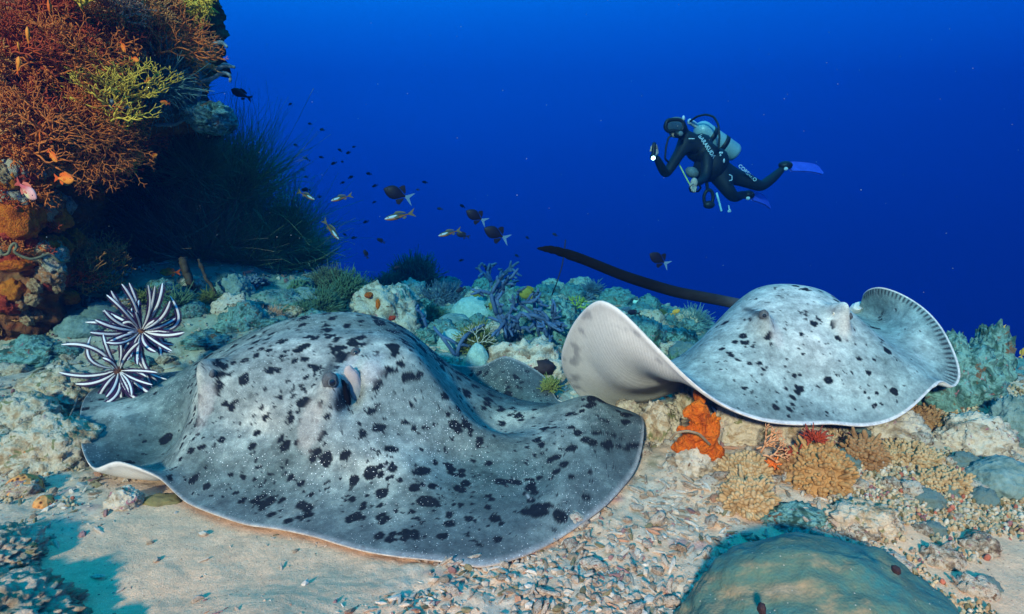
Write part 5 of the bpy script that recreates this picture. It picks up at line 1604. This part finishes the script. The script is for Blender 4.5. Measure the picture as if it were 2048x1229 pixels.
for k in range(len(A)):
    V, F = LOW[k % 10]
    s = (0.0026 + 0.011 * rng.uniform() ** 3.0) * (0.75 + 0.30 * A[k, 1])
    Rm = rotm(rng.normal() * 0.35 + (3.14 if rng.uniform() < .5 else 0), rng.normal() * 0.25, rng.uniform(-3, 3))
    buckets_V.append(V @ Rm.T * s + np.array([A[k, 0], A[k, 1], zz[k] + s * 0.2]))
    buckets_F.append(F + off); off += len(V)
    b = np.array([(0.50, 0.45, 0.36), (0.42, 0.36, 0.28), (0.30, 0.24, 0.17), (0.56, 0.52, 0.44), (0.30, 0.17, 0.16), (0.20, 0.18, 0.10), (0.44, 0.24, 0.15)][rng.choice(7, p=[.28, .22, .16, .16, .07, .08, .03])])
    cols.append(np.repeat((b * rng.uniform(0.7, 1.1))[None], len(V), 0))
gravel = link('gravel', make_mesh('gravel', np.concatenate(buckets_V), [np.concatenate(buckets_F)], vcol_mat('gravel_bits', 0.85, 0.1, 0.5, 200.0, 0.4, 0.003), smooth=False, col=np.concatenate(cols)))
tag(gravel, 'fine coral gravel scattered over the sand and reef', kind='stuff')

# nubs of living coral and crust that carpet the right slope and the left ledge
NP, NR, NC = [], [], []
while len(NP) < 5200:
    if rng.uniform() < 0.7: px, py = rng.uniform(1660, 2060), rng.uniform(835, 1229)
    else: px, py = rng.uniform(-30, 330), rng.uniform(660, 960)
    if px > 1000 and py > 1030 and rng.uniform() < 0.75: continue
    if 150 < px < 400 and py > 740: continue
    Yg = float(onz(px, py, 0.08)[1])
    p = at(px, py, Yg); x, y = p[0], p[1]
    if (x - 0.635) ** 2 + (y - 1.11) ** 2 < 0.32 ** 2: continue
    if perlin(np.array([[x * 5, y * 5, 3.3]]))[0] < -0.12: continue
    z = float(gz(x, y)); s = rng.uniform(0.006, 0.020)
    d = np.array([rng.normal() * 0.5, rng.normal() * 0.5 - 0.1, 1.0]); d /= np.linalg.norm(d)
    NP.append([np.array([x, y, z - 0.004]) + d * s * q for q in (0, .5, .85, 1.0)])
    r = s * rng.uniform(0.2, 0.38); NR.append([r, r * 1.1, r * 0.9, r * 0.3])
    b = np.array([(0.46, 0.38, 0.24), (0.40, 0.28, 0.15), (0.30, 0.30, 0.20), (0.50, 0.46, 0.36), (0.42, 0.14, 0.09), (0.26, 0.12, 0.12), (0.16, 0.13, 0.06)][rng.choice(7, p=[.27, .22, .17, .16, .03, .03, .12])])
    NC.append(np.repeat((b * rng.uniform(0.7, 1.1))[None], 20, 0))
V, F = tubes(np.array(NP), np.array(NR), 5)
nubs = link('coral_nubs', make_mesh('coral_nubs', V, F, vcol_mat('coral_nub_crust', 0.85, 0.1, 0.4, 200.0, 0.3, 0.002), col=np.concatenate(NC)))
tag(nubs, 'carpet of tiny coral nubs on the right slope and left ledge', kind='stuff')

# small crusted stones and coral heads that cover the reef slope
SLOPE = []
for s_ in range(7):
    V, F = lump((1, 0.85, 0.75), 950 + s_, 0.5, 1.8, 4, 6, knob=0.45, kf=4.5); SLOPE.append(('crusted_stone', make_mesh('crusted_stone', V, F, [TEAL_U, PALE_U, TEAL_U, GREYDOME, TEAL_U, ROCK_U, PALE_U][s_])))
for s_ in range(3):
    V, F = bush(1.0, np.random.RandomState(960 + s_), 260, 0.04, 4, 4, 0.1, True, 0.85, 0.3); SLOPE.append(('coral_tuft', make_mesh('coral_tuft', V, F, [GREENB, BLUEB, OLIVEB][s_])))
for s_ in range(3):
    V, F = fingers((0.85, 0.8, 0.6), np.random.RandomState(970 + s_), 110, 0.34, 0.10, True, 0.4, 6); SLOPE.append(('finger_coral', make_mesh('finger_coral', V, F, [TEALF, BLUEB, GREENB][s_])))
SL = {'crusted_stone': ('small crusted stone on the reef slope', 'rock', 'crusted stones on the reef slope'), 'coral_tuft': ('small twiggy coral tuft on the reef slope', 'coral', 'coral tufts on the reef slope'),
      'finger_coral': ('small stubby finger coral on the reef slope', 'coral', 'finger corals on the reef slope')}
cnt = 0
while cnt < 270:
    px, py = rng.uniform(180, 1500), rng.uniform(572, 800)
    if py > 690 and not (960 < px < 1420 or px < 420): continue
    if px < 420 and py > 760: continue
    p = ground_at(px, py) if cnt % 1 == 0 else None
    if p[1] > 6.6 or p[1] < 2.45: continue
    if p[0] > -1.95 and p[0] < 0.3 and p[1] < 3.05 : continue
    j = rng.choice(len(SLOPE), p=np.array([3, 2, 3, 2, 3, 1.5, 1.5, 1.3, 1.3, 0.7, 1, 1, 1]) / 22.3)
    nm, me = SLOPE[j]
    s = (0.022 + 0.060 * rng.uniform() ** 2) * (0.6 + 0.2 * p[1])
    o = link(nm, me, loc=(p[0], p[1], p[2] + s * 0.15), rot=(rng.normal() * .15, rng.normal() * .15, rng.uniform(0, 6.28)), scale=s * np.array([1, 1, rng.uniform(.7, 1.2)]))
    what = {'crusted_stone': ['mossy green stone', 'pale crusted stone', 'lumpy green stone', 'smooth grey stone', 'dark green stone', 'brown crusted stone', 'cream crusted stone'][j % 7],
            'coral_tuft': ['green twiggy tuft', 'bluish twiggy tuft', 'olive twiggy tuft'][(j - 7) % 3], 'finger_coral': ['teal stubby coral', 'bluish stubby coral', 'green stubby coral'][(j - 10) % 3]}[nm]
    lab = describe(('large ' if s > 0.075 else 'small ' if s < 0.042 else '') + what, o.location)
    tag(o, lab, SL[nm][1], SL[nm][2] + ': ' + lab); cnt += 1
# nubby little corals and stones of the right slope
cnt = 0
while cnt < 90:
    px, py = rng.uniform(1680, 2048), rng.uniform(845, 1229)
    if rng.uniform() > (0.9 if py < 1010 else 0.28): continue
    p = ground_at(px, py)
    if (p[0] - 0.635) ** 2 + (p[1] - 1.11) ** 2 < 0.32 ** 2: continue
    if cnt % 2:
        o = link('coral_fragment', RUBM[cnt % 14], loc=p, rot=rng.normal(size=3), scale=rng.uniform(0.010, 0.028)); lab = describe('crusted coral piece on the right slope', o.location); tag(o, lab, 'coral fragment', 'coral fragments: ' + lab)
    else:
        nm, me = SLOPE[[1, 6, 3][cnt % 3]]
        o = link('crusted_stone', me, loc=p, rot=rng.normal(size=3) * 0.3, scale=rng.uniform(0.018, 0.045)); lab = describe(['pale crusted stone', 'cream stone', 'smooth grey stone'][cnt % 3], o.location); tag(o, lab, 'rock', 'right slope stones: ' + lab)
    cnt += 1
# crusted lumps of the left ledge
cnt = 0
while cnt < 60:
    px, py = rng.uniform(-40, 330), rng.uniform(700, 1000)
    if px > 150 and py > 760 and py < 950: continue
    if px > 100 + 0.3 * (1000 - py) and py > 930: continue
    p = ground_at(px, py)
    nm, me = SLOPE[[0, 5, 6, 1][cnt % 4]]
    o = link('crusted_stone', me, loc=p, rot=rng.normal(size=3) * 0.3, scale=rng.uniform(0.016, 0.055) * np.array([1.2, 1, .8])); lab = describe(['mossy lump', 'brown lump', 'cream lump', 'pale lump'][cnt % 4] + ' on the left ledge', o.location); tag(o, lab, 'rock', 'left ledge lumps: ' + lab)
    cnt += 1

# growth that covers the reef wall: crusts, small sponges, little fans and tufts
GROW = []
for s_ in range(5):
    V, F = lump((1, 0.6, 0.85), 1000 + s_, 0.6, 1.8, 4, 6, knob=0.5, kf=4.0)
    GROW.append(('wall_sponge', make_mesh('wall_sponge', V, F, [ORSP_U, REDSP_U, ROCK_U, TANW_U, WCR_U][s_]), ['orange sponge', 'red sponge', 'brown crust', 'cream crust', 'rusty crust'][s_], 'sponge'))
for s_ in range(4):
    rg = np.random.RandomState(1010 + s_)
    V, F = join([fan(1.0, rg, 7, 4, 2.5, 0.045, 0.5, 0.5), fan(0.8, rg, 6, 4, 2.5, 0.04, 0.7, 0.5, up=(.3, -.5, 1))])
    GROW.append(('small_sea_fan', make_mesh('small_sea_fan', V, F, [ORB, TANF, ORB, REDF][s_]), ['rusty little fan', 'tan little fan', 'orange little fan', 'crimson little fan'][s_], 'sea fan'))
rng = np.random.RandomState(1020)
cnt = 0
while cnt < 270:
    px = rng.uniform(-380, 400) if cnt % 3 == 0 else rng.uniform(-30, 400) ; py = rng.uniform(-20, 650)
    if px > 200 + max(0, 260 - py) * 0.9 + 0: continue
    if py > 400 and px > 170: continue
    low = py > 330
    j = rng.choice(9, p=(np.array([3, 2, 3, 4, 4, .4, .6, .4, .4]) if low else np.array([.8, .8, 1.0, .6, 2, 3, 2.5, 3, 1.6])) / (17.8 if low else 15.3))
    nm, me, what, cat_ = GROW[j]
    p = wallpt(px, py, 0.0)
    s = rng.uniform(0.025, 0.065) if j < 5 else rng.uniform(0.07, 0.16)
    o = link(nm, me, loc=p, rot=(rng.uniform(0.1, 0.8), rng.uniform(-1.2, 1.2), rng.uniform(-.5, .5)), scale=s)
    lab = describe(what + ' on the wall', p)
    tag(o, lab, cat_, 'growth on the reef wall: ' + lab); cnt += 1

# drifting specks in the water
rng = np.random.RandomState(1100)
SV, SF = ico(1)
pv, pf = [], []
for k in range(170):
    Y = rng.uniform(1.2, 5.0)
    c = at(rng.uniform(0, 2048), rng.uniform(0, 620), Y)
    s = rng.uniform(0.0006, 0.0013) * (0.5 + 0.35 * Y)
    pv.append(SV * s + c); pf.append(SF + 12 * k)
specks = link('floating_specks', make_mesh('floating_specks', np.concatenate(pv), [np.concatenate(pf)], coral_mat('plankton', (0.30, 0.34, 0.34))))
tag(specks, 'fine pale specks drifting in the open water', kind='stuff')

# ------------------------------------------------------------------ diver
YD = 5.6
KD = pxm(YD)
SUIT_M = col_mat('wetsuit', (0.010, 0.011, 0.014), (0.006, 0.007, 0.009), 40, 0.6, 0.2, 0.003)
RUBBER_M = col_mat('black_rubber', (0.012, 0.012, 0.013), rough=0.5, bump=0.1)
SKIN_M = col_mat('diver_skin', (0.52, 0.34, 0.26), (0.44, 0.28, 0.21), 30, 0.55, 0.1)
TANK_M = col_mat('tank_paint', (0.24, 0.36, 0.38), (0.20, 0.31, 0.33), 8, 0.35, 0.05, spec=0.5)
FIN_M = col_mat('purple_fin', (0.07, 0.09, 0.55), (0.05, 0.06, 0.42), 12, 0.4, 0.05)
STRAP_M = col_mat('yellow_strap', (0.55, 0.62, 0.22), (0.5, 0.55, 0.2), 20, 0.6, 0.05)
WHITE_M = col_mat('white_print', (0.55, 0.56, 0.55), (0.5, 0.5, 0.5), 20, 0.6, 0.0)
METAL_M = col_mat('steel', (0.6, 0.62, 0.64), rough=0.3, spec=0.6, bump=0.0)
GLASS_M = col_mat('mask_glass', (0.05, 0.08, 0.09), (0.03, 0.05, 0.06), 6, 0.08, 0.0, spec=0.8)
GREYPAD_M = col_mat('grey_pocket', (0.16, 0.18, 0.19), rough=0.7)


def dv(px, py, dy=0.0): return at(px, py, YD + dy)


diver = thing('person', 'scuba diver in a black wetsuit hovering in blue water with a lit torch', 'person', dv(1425, 330))
J = {  # joint: (px, py, dY, radius px)
    'pelvis': (1452, 355, 0.10, 19), 'belly': (1430, 333, 0.05, 22), 'chest': (1404, 304, 0.0, 25), 'top': (1386, 284, -0.02, 20), 'neck': (1368, 268, -0.05, 11), 'skull': (1353, 252, -0.08, 20), 'crown': (1348, 244, -0.08, 15),
    'shA': (1364, 298, -0.08, 12), 'uaA': (1346, 328, -0.14, 10.5), 'elA': (1331, 350, -0.18, 9.5), 'faA': (1320, 330, -0.26, 8), 'wrA': (1312, 313, -0.32, 5.5),
    'shB': (1414, 306, -0.10, 13), 'uaB': (1414, 335, -0.16, 11), 'elB': (1410, 355, -0.18, 9.5), 'faB': (1400, 364, -0.26, 7.5), 'wrB': (1390, 368, -0.32, 5.5),
    'hipC': (1468, 352, 0.12, 17), 'thC': (1494, 362, 0.12, 15), 'knC': (1522, 374, 0.14, 12), 'caC': (1544, 358, 0.2, 10.5), 'anC': (1566, 337, 0.26, 7),
    'hipD': (1446, 370, 0.0, 16), 'thD': (1458, 384, -0.02, 14), 'knD': (1468, 396, 0.02, 11.5), 'caD': (1482, 391, 0.12, 9), 'anD': (1494, 388, 0.2, 6.5)}
E = [('pelvis', 'belly'), ('belly', 'chest'), ('chest', 'top'), ('top', 'neck'), ('neck', 'skull'), ('skull', 'crown'), ('top', 'shA'), ('shA', 'uaA'), ('uaA', 'elA'), ('elA', 'faA'), ('faA', 'wrA'),
     ('chest', 'shB'), ('shB', 'uaB'), ('uaB', 'elB'), ('elB', 'faB'), ('faB', 'wrB'), ('pelvis', 'hipC'), ('hipC', 'thC'), ('thC', 'knC'), ('knC', 'caC'), ('caC', 'anC'),
     ('pelvis', 'hipD'), ('hipD', 'thD'), ('thD', 'knD'), ('knD', 'caD'), ('caD', 'anD')]
names = list(J)
bm_me = bpy.data.meshes.new('person_body')
bm_me.from_pydata([tuple(dv(*J[n][:3])) for n in names], [(names.index(a), names.index(b)) for a, b in E], [])
tmp = bpy.data.objects.new('person_body', bm_me); COL.objects.link(tmp)
sk = tmp.modifiers.new('skin', 'SKIN'); sk.use_smooth_shade = True
sv = bm_me.skin_vertices[0].data
for i, n in enumerate(names):
    r = J[n][3] * KD
    sv[i].radius = (r, r)
    sv[i].use_root = (n == 'pelvis')
ss = tmp.modifiers.new('subsurf', 'SUBSURF'); ss.levels = 2; ss.render_levels = 2
dg = bpy.context.evaluated_depsgraph_get()
body_me = bpy.data.meshes.new_from_object(tmp.evaluated_get(dg))
body_me.name = 'person_body'
bpy.data.objects.remove(tmp)
body_me.materials.clear(); body_me.materials.append(SUIT_M)


def dpart(name, VF, m, parent=None, smooth=True):
    me = VF if isinstance(VF, bpy.types.Mesh) else make_mesh(name, VF[0], VF[1], m, smooth=smooth)
    o = link(name, me, parent or diver)
    o.matrix_parent_inverse = Matrix.Translation(-Vector(diver.location))
    if parent is not None:
        o.matrix_parent_inverse = Matrix.Identity(4)
    return o


body = dpart('wetsuit_body', body_me, SUIT_M)
bvh = BVHTree.FromPolygons([v.co[:] for v in body_me.vertices], [p.vertices[:] for p in body_me.polygons])
viewD = np.array([0, 0, CAMH]) - dv(1425, 330); viewD /= np.linalg.norm(viewD)
# face, hood rim, mask, regulator
face = dpart('face', ellipsoid(dv(1351, 256, -0.165), (0.068, 0.035, 0.085), None, 3), SKIN_M)
mk = dv(1349, 252, -0.20)
th = np.linspace(0, 2 * np.pi, 33)[:-1]
ring = np.array([mk + np.array([0.078 * math.copysign(abs(math.cos(a)) ** 0.7, math.cos(a)), 0.012 * math.cos(a), 0.052 * math.copysign(abs(math.sin(a)) ** 0.7, math.sin(a)) - (0.012 if abs(math.cos(a)) < 0.3 and math.sin(a) < 0 else 0) * -1]) for a in th])
V, F = tubes(np.concatenate([ring, ring[:1]])[None], np.full((1, 33), 0.016), 8, cap=False)
dpart('mask_frame', (V, F), RUBBER_M)
dpart('mask_lens', ellipsoid(mk + np.array([0, 0.005, 0]), (0.074, 0.012, 0.048), None, 3), GLASS_M)
dpart('mask_skirt', ellipsoid(mk + np.array([0, 0.045, 0.0]), (0.085, 0.04, 0.062), None, 3), RUBBER_M)
dpart('mask_buckle', ellipsoid(dv(1367, 237, -0.13), (0.014, 0.014, 0.024), None, 2), METAL_M)
dpart('hood_stripe', strand([dv(1337, 242, -0.175), dv(1345, 238, -0.185), dv(1354, 237, -0.185), dv(1362, 239, -0.17)], 0.013, 6, 16), GREYPAD_M)
dpart('regulator', ellipsoid(dv(1357, 269, -0.22), (0.040, 0.035, 0.032), None, 3), RUBBER_M)
dpart('regulator_cover', ellipsoid(dv(1361, 268, -0.245), (0.024, 0.014, 0.021), None, 3), GREYPAD_M)
# tank, boot, valve, bands
t0, t1 = dv(1392, 252, 0.20), dv(1474, 310, 0.28)
ax_ = (t1 - t0); LT = np.linalg.norm(ax_)
q = np.array([0, .02, .05, .10, .16, .9, .96, 1.0]); rr_ = np.array([.02, .045, .065, .082, .088, .088, .075, .02])
dpart('tank', tubes((t0[None] + q[:, None] * ax_[None])[None], rr_[None], 20), TANK_M)
dpart('tank_valve', strand([dv(1392, 252, .2), dv(1384, 246, .18), dv(1378, 243, .16)], 0.026, 8, 10), METAL_M)
for f0 in (0.34, 0.62):
    c = t0 + f0 * ax_
    dpart('tank_band', tubes(np.stack([c - ax_ / LT * 0.022, c + ax_ / LT * 0.022])[None], np.full((1, 2), 0.092), 20), RUBBER_M)
# buoyancy jacket over the torso: shoulder straps, side pocket
dpart('jacket', (lambda v, f: (v, f))(*join([ellipsoid(dv(1422, 330, 0.02), (0.14, 0.13, 0.17), rotm(0, rad(45), 0), 3, 0.08, 5), ellipsoid(dv(1398, 296, 0.03), (0.12, 0.12, 0.13), rotm(0, rad(45), 0), 3, 0.08, 6)])), SUIT_M)
dpart('jacket_pocket', ellipsoid(dv(1384, 345, -0.10), (0.062, 0.05, 0.045), rotm(0, rad(30), 0), 3, 0.15, 8), GREYPAD_M)
dpart('collar_stripe', strand([dv(1377, 278, -0.17), dv(1389, 278, -0.17)], 0.005, 5, 6), WHITE_M)
# hoses
dpart('hose', strand([dv(1380, 243, .14), dv(1395, 233, .05), (dv(1412, 229, .0)), dv(1428, 234, -.05), dv(1437, 250, -.1), dv(1439, 275, -.12), dv(1437, 300, -.12)], 0.0095, 7, 50), RUBBER_M)
dpart('hose', strand([dv(1344, 272, -.2), dv(1337, 275, -.2), dv(1332, 295, -.2), dv(1330, 318, -.2), dv(1338, 326, -.15)], 0.0085, 7, 40), RUBBER_M)
dpart('strap', strand([dv(1354, 321, -.1), dv(1370, 352, -.1), dv(1386, 381, -.1)], 0.0065, 6, 20), STRAP_M)
dpart('strap', strand([dv(1433, 386, -.1), dv(1438, 404, -.1), dv(1443, 423, -.1)], 0.0095, 6, 20), coral_mat('cyan_strap', (0.45, 0.70, 0.72)))
# gauge console hanging below
g0 = dv(1417, 396, -.15)
gr = np.array([g0 + np.array([0.040 * math.cos(a), 0, 0.068 * math.sin(a)]) for a in th])
dpart('gauge_loop', tubes(np.concatenate([gr, gr[:1]])[None], np.full((1, 33), 0.015), 7, cap=False), RUBBER_M)
dpart('gauge', ellipsoid(dv(1418, 410, -.15), (0.050, 0.03, 0.036), None, 3, 0.1, 3), RUBBER_M)
dpart('gauge_hose', strand([dv(1412, 352, -.15), dv(1414, 370, -.16), dv(1415, 384, -.15)], 0.014, 7, 14), RUBBER_M)
dpart('octopus', ellipsoid(dv(1386, 378, -.12), (0.036, 0.03, 0.034), None, 3, 0.25, 7), RUBBER_M)
dpart('octopus_hose', strand([dv(1396, 366, -.2), dv(1402, 376, -.2), dv(1396, 384, -.18), dv(1386, 382, -.14)], 0.008, 6, 24), RUBBER_M)
dpart('clip', strand([dv(1457, 411, -.05), dv(1459, 420, -.05), dv(1455, 424, -.05), dv(1462, 424, -.05), dv(1459, 419, -.05)], 0.006, 6, 20), METAL_M)
dpart('ring', strand([dv(1458, 350, -.14), dv(1464, 352, -.14), dv(1464, 361, -.14), dv(1458, 362, -.14)], 0.0045, 6, 20), METAL_M)
for a, b in ((1440, 306), (1444, 306), (1441, 311), (1448, 322)):
    dpart('buckle', ellipsoid(dv(a, b, -.12), (0.009, 0.006, 0.010 if b < 320 else 0.02), None, 2), METAL_M)
# hands
def hand(wpx, tips, dy, base_r=5.0):
    w = dv(*wpx, dy)
    parts = [ellipsoid(dv(wpx[0] - 2, wpx[1] - 6, dy - 0.01), (0.030, 0.022, 0.042), None, 3)]
    for (ax0, ay0), (bx, by), (cx, cy), r in tips:
        parts.append(strand([dv(ax0, ay0, dy - 0.015), dv(bx, by, dy - 0.045), dv(cx, cy, dy - 0.05)], r, 7, 14, ([0, .8, 1], [1, .85, .5])))
    return join(parts)
dpart('hand', hand((1312, 311), [((1308, 303), (1302, 299), (1301, 304), .0105), ((1309, 300), (1303, 294), (1302, 299), .0112), ((1311, 298), (1306, 290), (1304, 296), .0112), ((1314, 299), (1312, 290), (1309, 294), .0105), ((1315, 306), (1310, 311), (1305, 309), .0118)], -0.33), SKIN_M)
dpart('hand', hand((1390, 372), [((1388, 372), (1383, 374), (1382, 379), .0105), ((1389, 374), (1384, 378), (1384, 383), .011), ((1390, 375), (1386, 381), (1387, 385), .011), ((1392, 375), (1390, 381), (1390, 385), .010), ((1388, 368), (1382, 369), (1379, 373), .0115)], -0.33), SKIN_M)
# fins
def blade(p0, p1, w0, w1, nrm):
    p0, p1 = np.asarray(p0), np.asarray(p1)
    d = p1 - p0; L_ = np.linalg.norm(d); d /= L_
    sd = np.cross(d, nrm); sd /= np.linalg.norm(sd)
    rows = []
    for q_, w_ in ((0, w0), (.25, w0 * 1.05), (.6, (w0 + w1) / 2), (.9, w1), (1.0, w1 * .7)):
        c = p0 + d * L_ * q_ + np.asarray(nrm) * 0.02 * math.sin(q_ * 3)
        rows.append([c - sd * w_, c, c + sd * w_])
    return sheet_patch(rows, 20, 10, 0.014)
for (a, b), (c2, d2), dy0, dy1, nr, bp in [((1576, 334), (1641, 341), .28, .50, (0.1, -0.75, 0.65), (1571, 331)), ((1500, 391), (1537, 409), .2, .45, (0.4, -0.75, 0.55), (1495, 390))]:
    fo = dpart('fin', blade(dv(a, b, dy0), dv(c2, d2, dy1), 0.058, 0.066, np.array(nr) / np.linalg.norm(nr)), FIN_M)
    dpart('foot_pocket', ellipsoid(dv(*bp, dy0 - 0.02), (0.065, 0.05, 0.04), None, 3, 0.1, 2), RUBBER_M, fo)
    dpart('ankle_strap', ellipsoid(dv(bp[0] + 1, bp[1] + 7, dy0 - 0.06), (0.020, 0.012, 0.018), None, 2), WHITE_M, fo)


def suit_text(txt, a, b, size):
    """Lettering printed on the suit, laid on the cloth letter by letter."""
    cu = bpy.data.curves.new('lettering', 'FONT'); cu.body = txt; cu.size = 1.0; cu.align_x = 'CENTER'; cu.align_y = 'CENTER'; cu.offset = 0.018
    to = bpy.data.objects.new('lettering', cu); COL.objects.link(to)
    dgp = bpy.context.evaluated_depsgraph_get()
    me = bpy.data.meshes.new_from_object(to.evaluated_get(dgp)); bpy.data.objects.remove(to)
    bm = bmesh.new(); bm.from_mesh(me); bmesh.ops.triangulate(bm, faces=bm.faces)
    bmesh.ops.subdivide_edges(bm, edges=[e for e in bm.edges if e.calc_length() > 0.25], cuts=2)
    co = np.array([v.co[:] for v in bm.verts])
    wd = co[:, 0].max() - co[:, 0].min()
    a, b = np.array(a, float), np.array(b, float)
    d = (b - a); L_ = np.linalg.norm(d); d /= L_; nrm = np.array([d[1], -d[0]])
    eye = Vector((0, 0, CAMH))
    for v in bm.verts:
        q_ = (a + b) / 2 + d * (v.co.x / wd * L_) + nrm * (v.co.y * size)
        w = Vector(dv(q_[0], q_[1]))
        dr = (w - eye).normalized()
        hit = bvh.ray_cast(eye, dr)
        v.co = (hit[0] if hit[0] is not None else w) - dr * (0.035 if txt[0] == 'B' else 0.03)
    bm.to_mesh(me); bm.free()
    me.materials.clear(); me.materials.append(WHITE_M)
    return me


dpart('lettering', suit_text('BARAKUDA', (1399, 271), (1429, 316), 11.5), WHITE_M)
dpart('lettering', suit_text('CORSARO', (1478, 331), (1512, 362), 10.0), WHITE_M)
# torch in the raised hand
tc = dv(1307, 303, -0.40)
torch = thing('torch', 'small lit dive torch in the raised hand of the diver', 'torch', tc)
o = link('handle', make_mesh('handle', *strand([(0, 0, 0.07), (0, 0, 0.0), (0, 0, -0.03)], 0.016, 12, 8), RUBBER_M), torch)
o = link('head', make_mesh('head', *strand([(0, 0, -0.02), (0, 0, -0.03), (0, 0, -0.065)], 0.024, 14, 8, ([0, .4, 1], [.7, 1, 1.05])), RUBBER_M), torch)
LAMP_M = NT('torch_lamp'); LAMP_M.put(LAMP_M.b.inputs['Emission Color'], (1.0, 0.92, 0.75, 1)); LAMP_M.put(LAMP_M.b.inputs['Emission Strength'], 3.0); LAMP_M = LAMP_M.done((0.8, 0.8, 0.7))
link('lens', make_mesh('lens', *ellipsoid((0, -0.012, -0.060), (0.018, 0.018, 0.018), None, 3), LAMP_M), torch)
torch.rotation_euler = (rad(-12), rad(6), 0)
sl = bpy.data.lights.new('torch_beam', 'SPOT'); sl.energy = 70.0; sl.spot_size = rad(18); sl.spot_blend = 0.6; sl.shadow_soft_size = 0.01; sl.color = (0.9, 1.0, 0.95)
so = bpy.data.objects.new('torch_beam', sl); COL.objects.link(so); so.parent = torch; so.location = (0, 0, -0.10)
